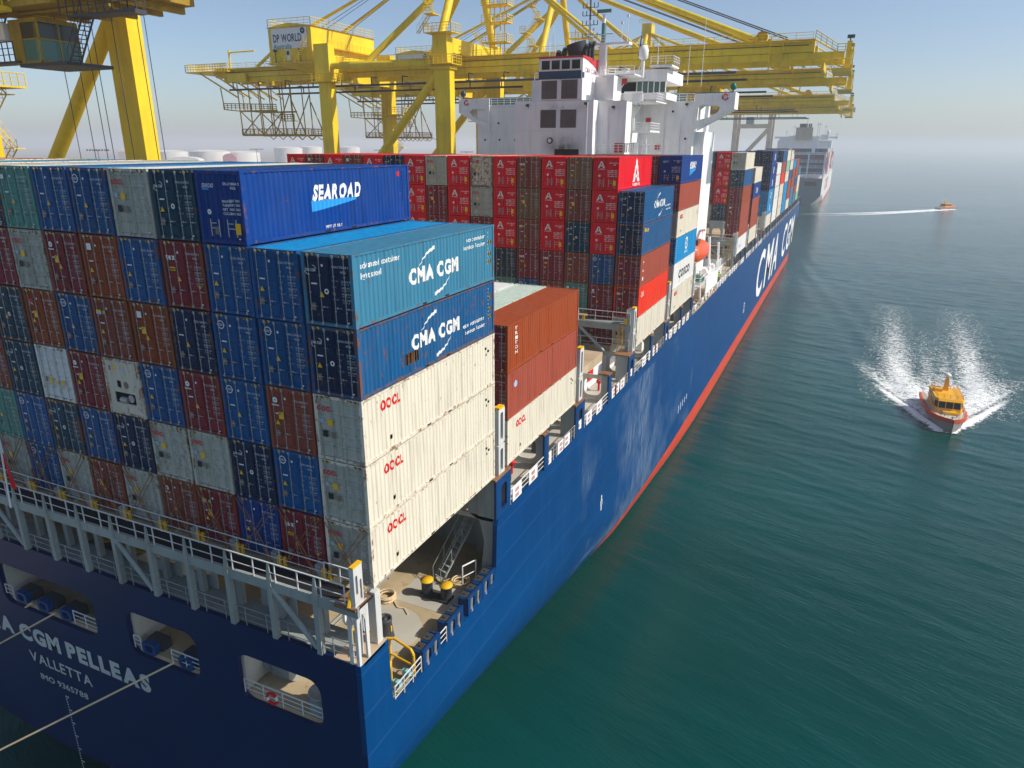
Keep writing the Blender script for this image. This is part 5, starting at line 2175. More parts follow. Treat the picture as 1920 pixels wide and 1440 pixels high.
# bridge wings with their pierced brackets
for s in (1, -1):
    def X(v, s=s):
        return CX + s * (v - CX)
    wg = thing('bridge_wing', None, None)
    wg.parent = SHIP
    mb = MB()
    out = [(-5.2, 20.7), (.35, 23.65), (.35, 25.8), (-5.2, 25.75)]
    hole = [(-4.9, 22.1), (-3.1, 22.5), (-1.9, 23.2), (-1.55, 23.8), (-2.0, 24.15), (-4.3, 24.2), (-4.9, 23.7)]
    for y in (89.6, 92.8):
        mb = MB()
        mb.plate([(X(a), b_) for a, b_ in out], [[(X(a), b_) for a, b_ in hole]], lambda u, v, d=0, y=y: (u, y + d, v), .14)
        mb.build('wing_bracket', SHIPW, wg)
    mb = MB()
    mb.box(min(X(-5.2), X(.3)), max(X(-5.2), X(.3)), 89.75, 92.8, 24.55, 24.7)
    mb.box(min(X(.22), X(.4)), max(X(.22), X(.4)), 89.5, 93, 23.6, 25.85)
    mb.build('wing_floor', SHIPW, wg)
    mb = MB()
    railing(mb, [(X(-5), 92.9, 24.7), (X(.2), 92.9, 24.7)], 1.1, 1.2, .03, 3)
    mb.build('wing_rail', SHIPW, wg)
    mb = MB()
    for i in range(18):
        a, b_ = 2 * math.pi * i / 18, 2 * math.pi * (i + 1) / 18
        c0 = X(-1.0)
        mb.tube((c0 + .38 * math.cos(a), 89.52, 25.2 + .38 * math.sin(a)), (c0 + .38 * math.cos(b_), 89.52, 25.2 + .38 * math.sin(b_)), .1, 6, m=1 if i % 6 == 0 else 0)
    mb.build('life_ring', [FRED, WHITE], wg)
    mb = MB()
    mb.lathe([(.12, 25.8), (.12, 26.1), (.42, 26.3), (.46, 26.7), (.3, 27.05), (.02, 27.15)], (X(-.1), 90.2, 0), 14)
    mb.build('wing_lamp', flat('green_lamp' if s > 0 else 'navy_lamp', (.01, .16, .13) if s > 0 else (.02, .05, .09), .3), wg)
# masts, radars, dome
mb = MB()
mb.box(-16.1, -15.2, 84.6, 85.4, 27.6, 31.6)
mb.box(-18.0, -11.8, 84.2, 85.8, 31.6, 31.9)
mb.tube((-15.7, 85, 31.9), (-15.7, 85, 35.5), .22, 8)
mb.build('radar_mast', SHIPW, SHIP).location = (-1.0, -4, 0)
mb = MB()
mb.box(-16.7, -14.7, 84.8, 85.2, 35.7, 36.1)
mb.box(-17.6, -14.4, 84.9, 85.1, 33.0, 33.1)
mb.tube((-15.7, 85, 31.95), (-15.7, 85, 34.4), .3, 8)
mb.build('radar_scanner', flat('mast_teal', (.10, .22, .20), .5), SHIP).location = (-1.0, -4, 0)
mb = MB()
railing(mb, [(-18.0, 84.3, 31.9), (-11.9, 84.3, 31.9)], 1.0, 1.0, .03, 3)
for x, h in ((-17.6, 2.6), (-12.2, 3.0), (-13, 2.2), (-17, 1.6)):
    mb.tube((x, 84.6, 31.9), (x, 84.6, 31.9 + h), .05, 5)
    mb.box(x - .15, x + .15, 84.5, 84.7, 31.9 + h, 32.2 + h)
mb.build('mast_rail', SHIPW, SHIP).location = (-1.0, -4, 0)
mb = MB()
mb.tube((-19.4, 83, 29.7), (-19.4, 83, 38.0), .13, 6)
for z in (33, 34.6, 35.8, 36.8):
    mb.tube((-20.5, 83, z), (-18.3, 83, z), .05, 5)
    for x in (-20.5, -19.95, -18.85, -18.3):
        mb.tube((x, 83, z), (x, 83, z + .6), .07, 5)
mb.build('signal_mast', MASTM, SHIP)
mb = MB()
mb.tube((-8.6, 86, 27.6), (-8.6, 86, 29.8), .22, 8)
mb.tube((-9.5, 86, 27.6), (-8.8, 86, 29.6), .08, 5)
mb.lathe([(.35, 29.7), (.62, 30.0), (.66, 30.9), (.5, 31.4), (.02, 31.6)], (-8.6, 86, 0), 16)
mb.build('radome', SHIPW, SHIP).location = (-2.6, -4, 0)
for x, y, h in ((-10.2, 86, 3.6), (-5.2, 93, 7), (-24.5, 82, 5), (-29, 92, 4.5), (-22.8, 78.5, 3.0), (-6.6, 90, 2.6)):
    mb = MB()
    mb.tube((x, y, 27), (x, y, 29.5 + h), .04, 5)
    mb.build('whip_aerial', SHIPW, SHIP)
fl = MB()
fl.add([(-9.3, 85.8, 30.2), (-9.0, 85.7, 30.1), (-8.95, 85.75, 32.5), (-9.05, 85.85, 32.9)], [(0, 1, 2, 3)])
fl.tube((-9.0, 85.9, 29.5), (-9.0, 85.9, 33.2), .03, 5)
fo = tag(fl.build('flag', flat('blue_flag', (.01, .07, .42), .8)), 'blue flag hanging limp beside the white radome', 'flag')
fo.location = (-2.6, -4, 0)

# lifeboat in its davit
LBT = thing('lifeboat', 'bright orange enclosed lifeboat hanging in a white davit amidships', 'lifeboat', (-2.0, 82.6, 4.2))
ORANGE = flat('lifeboat_orange', (0.80, 0.10, 0.02), .35)


def loft(mb, secs, m=0, smooth=True, close=True):
    k = len(secs[0])
    vs = [v for s in secs for v in s]
    fs = []
    for j in range(len(secs) - 1):
        for i in range(k if close else k - 1):
            a, b_ = j * k + i, j * k + (i + 1) % k
            fs.append((a, b_, b_ + k, a + k))
    mb.add(vs, fs, m, smooth)
    mb.add(secs[0], [tuple(range(k - 1, -1, -1))], m)
    mb.add(secs[-1], [tuple(range(k))], m)


def oval(y, w, zt, zb, n=18, flatb=1.0):
    out = []
    for i in range(n):
        a = 2 * math.pi * i / n
        x, z = math.cos(a), math.sin(a)
        out.append((x * w, y, z * (zt if z > 0 else -zb)))
    return out


mb = MB()
ys_ = [-4.6, -4.3, -3.6, -2.4, -.8, 1, 2.4, 3.5, 4.2, 4.7]
ws_ = [.25, .8, 1.25, 1.5, 1.6, 1.6, 1.5, 1.2, .75, .15]
loft(mb, [oval(y, w, .25 + w * .85, -(.3 + w * .75)) for y, w in zip(ys_, ws_)])
mb.build('boat_body', ORANGE, LBT)
mb = MB()
loft(mb, [oval(y, w * 1.05, .12, -.18) for y, w in zip(ys_, ws_)])
mb.build('rubbing_strake', ORANGE, LBT)
mb = MB()
mb.box(-.75, .75, -3.2, -1.2, 1.2, 2.0)
mb.build('conning_hatch', flat('hatch_brown', (.22, .08, .03), .5), LBT)
DV = thing('davit', None, None)
DV.parent = SHIP
for y in (79.4, 86.6):
    mb = MB()
    mb.path([(-3.6, y, -2.7), (-3.2, y, 3.8), (-2.4, y, 6.7), (-1.6, y, 6.9)], .2, 8)
    mb.tube((-2.0, y, 6.8), (-2.0, y, 5.6), .04, 5)
    mb.tube((-.3, y, -2.7), (-.6, y, 2.0), .14, 8)
    mb.build('davit_arm', SHIPW, DV)
mb = MB()
mb.tube((-.9, 88.8, .4), (-1.4, 89.6, 5.6), .18, 8)
mb.tube((-.9, 90.2, .4), (-1.6, 89.8, 4.6), .15, 8)
mb.tube((-.3, 93.4, .4), (-.5, 93.2, 4.4), .16, 8)
mb.build('boat_crane', SHIPW, DV)
mb = MB()
mb.box(-3.2, XS - .1, 75.6, 93.4, .28, .42)
mb.box(XS - .1, XS + .02, 80.6, 91, -1.55, .62)
mb.build('boat_deck', SHIPW, DV)
mb = MB()
railing(mb, [(XS - .05, 75.7, .42), (XS - .05, 80.5, .42)], 1.1, .8, .035, 3)
railing(mb, [(XS - .05, 88.5, .62), (XS - .05, 93.3, .62)], 1.3, .7, .04, 4)
railing(mb, [(-3.1, 75.7, .42), (XS - .1, 75.7, .42)], 1.1, .8, .035, 3)
railing(mb, [(-3.2, 75.7, 4.6), (XS - .6, 75.7, 4.6)], 1.1, .8, .035, 3)
mb.build('boat_deck_rail', SHIPW, DV)
for y, x in ((85.5, -1.1), (87.2, -.9), (90.3, -.9)):
    mb = MB()
    mb.tube((x, y, .9), (x, y + 1.3, .9), .42, 14)
    mb.build('life_raft', SHIPW, DV)
mb = MB()
mb.tube((-1, 77.2, 1.1), (.2, 77.2, 1.1), .3, 10)
mb.tube((-1, 78.3, 1.1), (.2, 78.3, 1.1), .3, 10)
mb.box(-1.3, -.3, 79, 80.2, .42, 1.3)
mb.build('winch', flat('winch_green', (.05, .20, .13), .5), DV)
mb = MB()
for y in (82.4, 83.4):
    mb.tube((-.5, y, .7), (.1, y - .5, 1.4), .18, 8)
mb.build('bitt', SHIPW, DV)
mb = MB()
mb.box(-2.6, XS, 72.6, 92.6, SHEER - .0, SHEER + .18)
for i in range(9):
    mb.box(-.9, XS + .05, 73 + i * 2.0, 73.6 + i * 2.0, SHEER + .18, SHEER + .6)
mb.build('gangway', HATCH, DV)
# open arch of the lashing bridge forward of the lifeboat
mb = MB()
mb.plate([(-5.0, 2.4), (-2.6, 2.4), (-2.6, 5.9), (-5.0, 5.9)], [[(-4.6, 2.9), (-3.0, 2.9), (-3.0, 4.2), (-3.3, 4.7), (-4.3, 4.7), (-4.6, 4.2)]], lambda u, v, d=0: (u, 110.9 + d, v), .6)
mb.build('bridge_arch', GREY, SHIP)
mb = MB()
mb.box(-7.8, -5.4, 104, 106, 5.0, 5.2)
railing(mb, [(-7.8, 104, 5.2), (-5.4, 104, 5.2), (-5.4, 106, 5.2)], 1.6, .8, .04, 4)
mb.box(-5.5, -4.9, 103.9, 104, 3.6, 5.1)
mb.box(-7.6, -7.2, 104, 106, -2.7, 5)
mb.build('lookout_platform', SHIPW, SHIP)
# crew member on the side deck in a yellow-green vest
PM = thing('person', 'crew member in a yellow green vest standing on the side deck', 'person', (-.75, 98.5, SHEER))
mb = MB()
mb.lathe([(.09, .0), (.08, .45), (.10, .85)], (-.1, 0, 0), 8)
mb.lathe([(.09, .0), (.08, .45), (.10, .85)], (.1, 0, 0), 8)
mb.lathe([(.05, 1.42), (.06, 1.5), (.10, 1.56), (.11, 1.66), (.09, 1.75), (.02, 1.79)], (0, 0, 0), 10)
mb.path([(-.24, 0, 1.38), (-.30, .03, 1.1), (-.26, .16, .85)], .05, 6)
mb.path([(.24, 0, 1.38), (.30, .03, 1.1), (.26, .16, .85)], .05, 6)
mb.build('body', flat('dark_overalls', (.03, .04, .07), .8), PM)
mb = MB()
loft(mb, [[(w * math.cos(a) , .6 * w * math.sin(a), z) for a in [2 * math.pi * i / 12 for i in range(12)]] for z, w in ((.82, .19), (1.1, .18), (1.35, .23), (1.45, .14))])
mb.build('vest', flat('hi_vis', (.55, .75, .02), .7), PM)
mb = MB()
mb.lathe([(.125, 1.68), (.12, 1.75), (.08, 1.82), (.01, 1.84)], (0, 0, 0), 12)
mb.build('helmet', WHITE, PM)

# ------------------------------------------------------------------ mooring ropes
def rope(p, q, sag, label):
    p, q = Vector(p), Vector(q)
    mb = MB()
    pts = []
    for i in range(17):
        t_ = i / 16
        c = p.lerp(q, t_)
        c.z -= sag * 4 * t_ * (1 - t_)
        pts.append(c)
    mb.path(pts, .055, 6)
    tag(mb.build('mooring_rope', ROPEM), label, 'mooring rope', 'mooring ropes from the stern')


def through(p, u, v, x):
    """end of a rope leaving p and passing the sight line of one image point, carried on to the quay side"""
    d = ray(u, v)
    o_ = Vector((16.539, -21.736, 18.543))
    return o_ + d * ((x - o_.x) / d.x)


ra = Vector((-11.86, -1.5, -7.0))
qa = through(ra, 0, 1405, -21.6)
rope(ra, ra + (qa - ra) * 3.4, .05, 'taut pale rope from the right hand stern window, lowest in the picture')
rb = Vector((-21.35, -1.5, -6.95))
qb = through(rb, 0, 1206, -27.7)
rope(rb, rb + (qb - rb) * 3.2, .02, 'pale rope from the middle stern window crossing the ship name')
rc = Vector((-23.4, -1.5, -6.9))
qc = through(rc, 0, 1169, -28.2)
rope(rc, rc + (qc - rc) * 4, .02, 'uppermost pale rope leaving the middle stern window')
mb = MB()
mb.tube((-22.35, -1.9, -.2), (-22.0, -1.75, 5.2), .05, 6)
st_ = mb.build('flag_staff', SHIPW, SHIP)
fl = thing('flag', 'white and red flag drooping from the stern staff', 'flag')
mb = MB()
n = 10
def fpt(i, j):
    a = i / n
    return (-22.05 + .08 * a + (.10 + .85 * a * (1.25 - a)) * j, -1.8 + .14 * math.sin(4 * a + 3 * j) * j - .03, 5.1 - a * 3.9 - .25 * j)
for c0, c1, m in ((0, 5, 0), (5, 10, 1)):
    vs = []
    for i in range(c0, c1 + 1):
        for j in (0, .5, 1):
            vs.append(fpt(i, j))
    mb.add(vs, [(3 * i + q, 3 * i + q + 1, 3 * i + q + 4, 3 * i + q + 3) for i in range(c1 - c0) for q in (0, 1)], m, True)
mb.build('flag_cloth', [WHITE, flat('flag_red', (.70, .01, .015), .8)], fl)
# ------------------------------------------------------------------ ship-to-shore cranes on the quay
def crane_paint(name, col, dark=.25):
    return paint(name, col, .45, .03, dark, sc=.5)


YC = crane_paint('crane_yellow', (0.90, 0.65, 0.022))
YC2 = crane_paint('crane_cream', (0.60, 0.50, 0.34))
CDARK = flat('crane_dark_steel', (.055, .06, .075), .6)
BROWNY = paint('crane_old_yellow', (.52, .34, .03), .6, .3, .45)
SIGNW = flat('sign_white', (.72, .74, .76), .5)
SIGNT = flat('sign_navy', (.012, .05, .12), .5)
SIGNC = flat('sign_teal', (.10, .28, .36), .5)
XW, XL = -51.0, -76.8          # waterside and landside leg lines
GZ0, GZ1 = 30.5, 33.6          # girder bottom and top


def crane(yc, label, paint_=None, detail=2, trolley_x=-20, hanging=True, house=True, festoon=True):
    Y = paint_ or YC
    c = thing('gantry_crane', label, 'crane', (0, yc, 0), 0, 'quay cranes along the ship')
    dy = 10.3
    tip, back = 13.5, -113.0

    def part(name, mb, m=Y, parent=c):
        return mb.build(name, m, parent)
    for s in (-1, 1):
        for x, w in ((XW, 1.55), (XL, 1.3)):
            mb = MB()
            d = .85
            y = s * dy
            zt = 31.5 if x == XW else 29.8
            mb.hexa([(x - w, y - d, -19.5), (x + w, y - d, -19.5), (x + w, y + d, -19.5), (x - w, y + d, -19.5)],
                    [(x - w * 1.0, y - d, zt), (x + w * 1.0, y - d, zt), (x + w * 1.0, y + d, zt), (x - w * 1.0, y + d, zt)])
            if x == XW:
                mb.hexa([(x - 1.9, y - 1.0, 31.5), (x + 1.3, y - 1.0, 31.5), (x + 1.3, y + 1.0, 31.5), (x - 1.9, y + 1.0, 31.5)],
                        [(x - 1.7, y - .9, 37), (x + 1.0, y - .9, 37), (x + 1.0, y + .9, 37), (x - 1.7, y + .9, 37)])
                mb.box(x - 2.3, x + 1.9, y - 1.3, y + 1.3, 31.2, 31.6)
            else:
                mb.hexa([(x - 1.9, y - 1.0, 29.8), (x + 1.5, y - 1.0, 29.8), (x + 1.5, y + 1.0, 29.8), (x - 1.9, y + 1.0, 29.8)],
                        [(x - 1.9, y - .9, 36.5), (x + 1.5, y - .9, 36.5), (x + 1.5, y + .9, 36.5), (x - 1.9, y + .9, 36.5)])
            part('leg', mb)
        mb = MB()
        mb.tube((XL + 1, s * dy, 32.7), (XW - 1, s * dy, 32.3), .62, 14)
        part('tie_beam', mb)
        mb = MB()
        mb.tube((XW - 1.2, s * dy, 30.6), (XL + 9.5, s * dy, 14.5), .75, 14)
        part('brace', mb)
        # mast legs and back stays up to the apex
        mb = MB()
        mb.tube((XW - .4, s * dy, 36.8), (XW, s * 1.2, 55), .72, 14)
        part('mast_leg', mb)
        mb = MB()
        mb.tube((-67.4, s * (dy - .4), 33.2), (XW, s * 1.0, 49.5), .58, 14)
        part('back_brace', mb)
        # twin girder: main box, ledge and rail beam
        mb = MB()
        yy = s * 4.6
        mb.box(back + 3, tip - 4.2, yy - .85, yy + .85, 31.95, GZ1)
        mb.box(back + 5, tip, yy - .55, yy + .55, 31.0, 31.9)
        mb.box(back + 3, tip - 4.2, yy - 1.15, yy + 1.15, GZ1, GZ1 + .1)
        part('girder', mb)
        mb = MB()
        for x in np.arange(back + 8, tip - 5, 6.2):
            mb.box(x, x + .12, yy - .93, yy + .93, 31.98, GZ1 - .02)
            mb.box(x + 3, x + 3.12, yy - .62, yy + .62, 31.02, 31.88)
        part('stiffener', mb)
        mb = MB()
        mb.tube((back + 6, yy - s * .95, 32.4), (tip - 5, yy - s * .95, 32.4), .07, 5)
        mb.tube((back + 6, yy + s * 1.0, 32.9), (tip - 5, yy + s * 1.0, 32.9), .06, 5)
        part('cable_run', mb, CDARK)
        mb = MB()
        mb.tube((XW, s * 1.0, 54.5), (1.0, yy, 34.0), .42, 8)
        part('fore_stay', mb)
        mb = MB()
        mb.tube((XW, s * 1.0, 54.5), (-24, yy, 34.0), .3, 8)
        part('fore_stay', mb)
        mb = MB()
        mb.tube((XW, s * 1.0, 54), (XL - 8, s * 5, 40.3), .28, 8)
        part('back_stay', mb)
        mb = MB()
        mb.lathe([(.9, -.5), (.9, .5)], n=14)
        mb.v = [(1.6 + p[0], yy + p[2], 34.3 + p[1]) for p in mb.v]
        part('stay_block', mb)
        # walkway rails along the girder
        mb = MB()
        yo = yy + s * 1.5
        mb.box(back + 3, tip - 4.5, min(yo, yy + s * .9), max(yo, yy + s * .9), GZ1 - .3, GZ1 - .2)
        railing(mb, [(back + 3, yo, GZ1 - .2), (tip - 4.5, yo, GZ1 - .2)], 1.15, 2.4 if detail > 1 else 5, .035 if detail > 1 else .06, 3 if detail > 1 else 2)
        part('girder_rail', mb)
    mb = MB()
    mb.box(XW - 1.2, XW + 1.0, -dy, dy, 34.0, 36.4)
    part('cross_beam', mb)
    mb = MB()
    mb.box(XL - 1.2, XL + 1.2, -dy, dy, 30.2, 32.6)
    part('cross_beam', mb)
    mb = MB()
    mb.box(XW - 1.6, XW + 1.6, -2.2, 2.2, 54, 57)
    railing(mb, [(XW - 2.5, -2.6, 57), (XW + 2.5, -2.6, 57), (XW + 2.5, 2.6, 57)], 1.2, 1.2, .06, 3)
    part('apex', mb)
    # festoon track and dark underside gear
    mb = MB()
    for s in (-1, 1):
        mb.box(back + 8, tip - 15, s * 6.9 - .18, s * 6.9 + .18, 29.2, 29.55)
        n = int((tip - 15 - back - 8) / 7)
        for i in range(n):
            x = back + 9 + i * 7
            mb.box(x, x + .15, s * 6.9 - .1, s * 6.9 + .1, 29.5, 30.8)
            mb.box(x, x + .15, min(s * 5, s * 6.9), max(s * 5, s * 6.9), 30.7, 30.85)
    if festoon:
        part('festoon_track', mb, CDARK)
    # boom end: platforms, rails, lamp post
    mb = MB()
    mb.box(tip - 1.5, tip + 1.2, -6.4, 6.4, 29.4, 29.55)
    mb.box(tip - .2, tip, -5.4, 5.4, 30.6, 31.4)
    mb.box(tip - 3, tip - 2.6, -5.4, 5.4, 29.5, 30.6)
    for y in (-5.2, 5.2):
        mb.tube((tip - 4.2, y, 33.6), (tip - .5, y, 31.5), .12, 6)
        mb.tube((tip - 4.0, y, 31), (tip + .8, y, 29.5), .1, 6)
        mb.box(tip + .2, tip + .9, y - .35, y + .35, 29.5, 33.2)
    railing(mb, [(tip - 4.2, -5.9, 33.6), (tip - 1, -5.9, 31.6), (tip + 1.1, -5.9, 31.6), (tip + 1.1, 5.9, 31.6)], 1.2, .9, .05, 3)
    railing(mb, [(tip - 1.5, -6.3, 29.55), (tip + 1.2, -6.3, 29.55), (tip + 1.2, 6.3, 29.55)], 1.2, 1, .05, 3)
    part('boom_end_platform', mb)
    for y in (-5.2, 5.2):
        mb = MB()
        mb.box(tip + .1, tip + 1.1, y - .4, y + .4, 33.6, 34.0)
        mb.tube((tip + .55, y, 33.2), (tip + .55, y, 33.6), .1, 6)
        part('lamp', mb, CDARK)
    # inspection cages along the boom
    for x in (-14, 4) if detail > 1 else (-6,):
        mb = MB()
        for a in (-.9, .9):
            for b_ in (-6.2, -5.3):
                mb.tube((x + a, b_, 29.4), (x + a, b_, 34.2), .06, 5)
        for z in (29.4, 30.6, 31.8, 33, 34.2):
            mb.path([(x - .9, -6.2, z), (x + .9, -6.2, z), (x + .9, -5.3, z)], .05, 5)
        mb.box(x - 1, x + 1, -6.3, -5.2, 29.3, 29.4)
        part('inspection_cage', mb)
    # machinery house
    if house:
        h = thing('machinery_house', None, None)
        h.parent = c
        hx0, hx1, hy0, hy1, hz0, hz1 = -90.2, -79.8, -10.2, 10.2, 33.9, 39.9
        mb = MB()
        mb.box(hx0, hx1, hy0, hy1, hz0, hz1)
        part('house_wall', mb, Y, h)
        mb = MB()
        mb.add([(hx0 - .3, hy0 - .3, hz1), (hx1 + .3, hy0 - .3, hz1), (hx1 + .3, hy1 + .3, hz1), (hx0 - .3, hy1 + .3, hz1), ((hx0 + hx1) / 2, hy0 - .3, hz1 + .7), ((hx0 + hx1) / 2, hy1 + .3, hz1 + .7)],
               [(0, 1, 4), (2, 3, 5), (0, 4, 5, 3), (1, 2, 5, 4), (0, 3, 2, 1)])
        part('house_roof', mb, Y, h)
        mb = MB()
        railing(mb, [(hx0, hy1, hz1), (hx0, hy0, hz1), (hx1, hy0, hz1), (hx1, hy1, hz1)], 1.5, 1.5, .05, 3)
        part('roof_rail', mb, Y, h)
        mb = MB()
        mb.box(hx0 + .8, hx1 - 1.0, hy0 - .12, hy0 - .02, 36.1, 39.7)
        sg = part('sign', mb, SIGNW, h)
        F = aft(hy0 - .15)
        mb = MB()
        mb.text('DP WORLD', F, w=6.9, h=1.35, x=-85.5, y=38.0)
        ring(mb, F, -81.7, 39.1, .15, .55, 0)
        part('sign_lettering', mb, SIGNT, h)
        mb = MB()
        mb.text('Australia', F, w=4.4, h=.85, x=-86.8, y=36.55)
        part('sign_lettering', mb, SIGNC, h)
        mb = MB()
        mb.box(-86.1, -85.1, hy0 - .1, hy0, 33.9, 35.9)
        part('house_door', mb, SIGNW, h)
        mb = MB()
        mb.box(-85.95, -85.3, hy0 - .13, hy0 - .1, 34.9, 35.7)
        part('door_window', mb, SIGNT, h)
        mb = MB()
        mb.box(hx0, hx1, hy0 - 1.4, hy0, 33.4, 33.55)
        railing(mb, [(hx0, hy0 - 1.4, 33.55), (hx1, hy0 - 1.4, 33.55)], 1.2, 1.1, .04, 3)
        mb.box(hx0 - .4, hx1 + 1.6, hy0, hy1, 33.4, 33.85)
        railing(mb, [(hx1 + 1.5, hy0, 33.9), (hx1 + 1.5, hy1, 33.9)], 1.2, 1.4, .045, 3)
        mb.box(hx1, hx1 + 1.1, hy0 + 2, hy1, 36.4, 36.5)
        railing(mb, [(hx1 + 1.1, hy0 + 4, 36.5), (hx1 + 1.1, hy1, 36.5)], 1.2, 1.3, .045, 3)
        stairs(mb, (-83.4, hy0 - .9, 33.6), (-80.6, hy0 - .9, 37), .8, (0, 1, 0), 0, .35)
        part('house_walkway', mb, Y, h)
        mb = MB()
        mb.add([(hx0 + 1, hy0 + 1, hz0 - .5), (hx1 - .5, hy0 + 1, hz0 - .5), (hx1 - .5, hy1 - 1, hz0 - .5), (hx0 + 1, hy1 - 1, hz0 - .5),
                (hx0 + 6, hy0 + 3, 32.2), (hx1 - .5, hy0 + 3, 32.2), (hx1 - .5, hy1 - 3, 32.2), (hx0 + 6, hy1 - 3, 32.2)],
               [(0, 1, 5, 4), (1, 2, 6, 5), (2, 3, 7, 6), (3, 0, 4, 7), (4, 5, 6, 7)])
        part('house_base', mb, Y, h)
        for x in (-88.4, -82.3):
            mb = MB()
            mb.tube((x, hy0 - .5, 33.6), (x, hy0 - .5, 35.6), .12, 6)
            mb.box(x - .25, x + .25, hy0 - .8, hy0 - .3, 35.6, 36)
            part('lamp', mb, CDARK, h)
        mb = MB()
        mb.tube((-97.5, hy0 + 4, 33.7), (-89.5, hy0 + 4, 38.4), .35, 6)
        part('house_strut', mb, Y, h)
    # landside end: railed platform with davit and hanging lattice cage
    if hanging:
        mb = MB()
        mb.box(back - 4, back + 8, -7, 7, 33.0, 33.2)
        railing(mb, [(back - 4, 7, 33.2), (back - 4, -7, 33.2), (back + 8, -7, 33.2)], 1.4, .8, .06, 3)
        railing(mb, [(back - 2, -5.5, 33.2), (back + 6, -5.5, 33.2)], 1.6, .7, .07, 3)
        mb.tube((back + 7, -5, 33.2), (back + 7, -5, 37.3), .2, 6)
        mb.tube((back + 7, -5, 36.8), (back + 14, -5, 36.9), .16, 6)
        for y in (-6, -2, 2, 6):
            mb.tube((back - 1, y, 33), (back + 9, y, 28), .18, 6)
            mb.tube((back + 3, y, 33), (back + 11, y, 28), .12, 6)
            mb.box(back + 7, back + 12, y - .3, y + .3, 30.8, 32.6)
        part('end_platform', mb)
        mb = MB()
        x0, x1, x2 = back + 9.5, back + 21.5, back + 26.5
        zb, zm = 20.4, 25.2
        for y in (-6, 0):
            for x in (x0, x0 + 3, x0 + 6, x1 - 3, x1, x1 + 2):
                mb.tube((x, y, zb), (x - .3, y, 30.6), .12, 5)
            mb.path([(x0, y, zm), (x1 - 2, y, zm)], .18, 5)
            mb.tube((x0 - 4.5, y, 25.6), (x0, y, zm), .1, 5)
            mb.tube((x0 - 4.5, y, 25.6), (x0 - 5, y, 30), .12, 5)
            mb.path([(x0, y, zb), (x2, y, zb)], .22, 5)
            mb.tube((x1 + 2, y, 27), (x2, y, zb), .13, 5)
            mb.tube((x0, y, zb), (x0 + 6, y, zm), .12, 5)
            mb.tube((x0 + 6, y, zb), (x0, y, zm), .12, 5)
            mb.tube((x1 - 3, y, zb), (x1 + 2, y, 29), .12, 5)
            for i in range(5):
                xx = x0 + 7 + i * 2.6
                mb.path([(xx, y, zb), (xx + 1.3, y, zb - .9), (xx + 2.6, y, zb)], .08, 4)
        for x in np.arange(x0, x2, 2.2):
            mb.tube((x, -6, zb), (x, 0, zb), .08, 4)
        railing(mb, [(x0, -6.2, zb), (x2, -6.2, zb), (x2, 0, zb)], 1.2, 1.1, .08, 3)
        railing(mb, [(x0 - 4.5, -6.2, 25.6), (x1 - 2, -6.2, zm)], 1.2, 1.1, .08, 3)
        railing(mb, [(x1 - 1, -6.2, 23.2), (x1 + 2.5, -6.2, 23.2)], 1.2, .8, .08, 3)
        mb.box(x1 - 1, x1 + 2.5, -6, -4.6, 23.1, 23.2)
        stairs(mb, (x1 - 5, -5.3, zm), (x1 - 1, -5.3, 23.2), .8, (0, 1, 0), 0, .4)
        part('hanging_cage', mb, BROWNY if Y is YC else Y)
    # access towers, stairs, leg platforms
    if detail > 1:
        mb = MB()
        for s in (-1,):
            y = s * dy
            for x, z in ((XW, 32.0), (XL, 29.9), (XW, 37.0)):
                mb.box(x - 2.8, x + 2.6, y - 2.0, y + 1.6, z - .1, z)
                railing(mb, [(x - 2.8, y + 1.6, z), (x - 2.8, y - 2, z), (x + 2.6, y - 2, z), (x + 2.6, y + 1.6, z)], 1.4, .9, .05, 3)
        z = 37.0
        sgn = 1
        for i in range(5):
            a = (-55.2 + i * .2, -dy - 1.5 + i * 1.1, z)
            b_ = (-52.6 + i * .2, -dy - 1.5 + i * 1.1, z + 2.9)
            p, q = (a, b_) if sgn > 0 else ((b_[0], a[1], a[2]), (a[0], b_[1], b_[2]))
            stairs(mb, p, q, .8, (0, 1, 0), 0, .35)
            mb.box(q[0] - .9, q[0] + .9, q[1] - .8, q[1] + 1.8, q[2] - .1, q[2])
            railing(mb, [(q[0] - .9, q[1] - .8, q[2]), (q[0] + .9, q[1] - .8, q[2])], 1.3, .6, .05, 3)
            z += 2.9
            sgn = -sgn
        part('stair_tower', mb)
        mb = MB()
        for x in (-45.5, -43.5):
            for y in (-3, -1.2):
                mb.tube((x, y, 34), (x, y, 44), .12, 5)
        for z in (36, 39.2, 42):
            mb.box(-47, -42, -3.6, -.8, z, z + .15)
            railing(mb, [(-47, -3.6, z), (-42, -3.6, z), (-42, -.8, z)], 1.3, .8, .05, 3)
        stairs(mb, (-44.5, -5.5, 33.7), (-47.5, -5.5, 37.5), .9, (0, 1, 0), 0, .35)
        part('service_tower', mb)
        mb = MB()
        for i in range(6):
            za = 12 + i * 3.0
            x0, x1 = (XL - 1.8, XL + 1.8) if i % 2 else (XL + 1.8, XL - 1.8)
            stairs(mb, (x0, dy + 1.8, za), (x1, dy + 1.8, za + 3), .8, (0, 1, 0), 0, .4)
            mb.box(x1 - .9, x1 + .9, dy + 1.2, dy + 2.6, za + 2.9, za + 3)
        mb.box(XL - 3, XL + 4.5, dy - 2, dy + 3, 24.6, 24.8)
        railing(mb, [(XL - 3, dy - 2, 24.8), (XL + 4.5, dy - 2, 24.8), (XL + 4.5, dy + 3, 24.8)], 1.4, .8, .05, 3)
        part('leg_stair', mb)
        mb = MB()
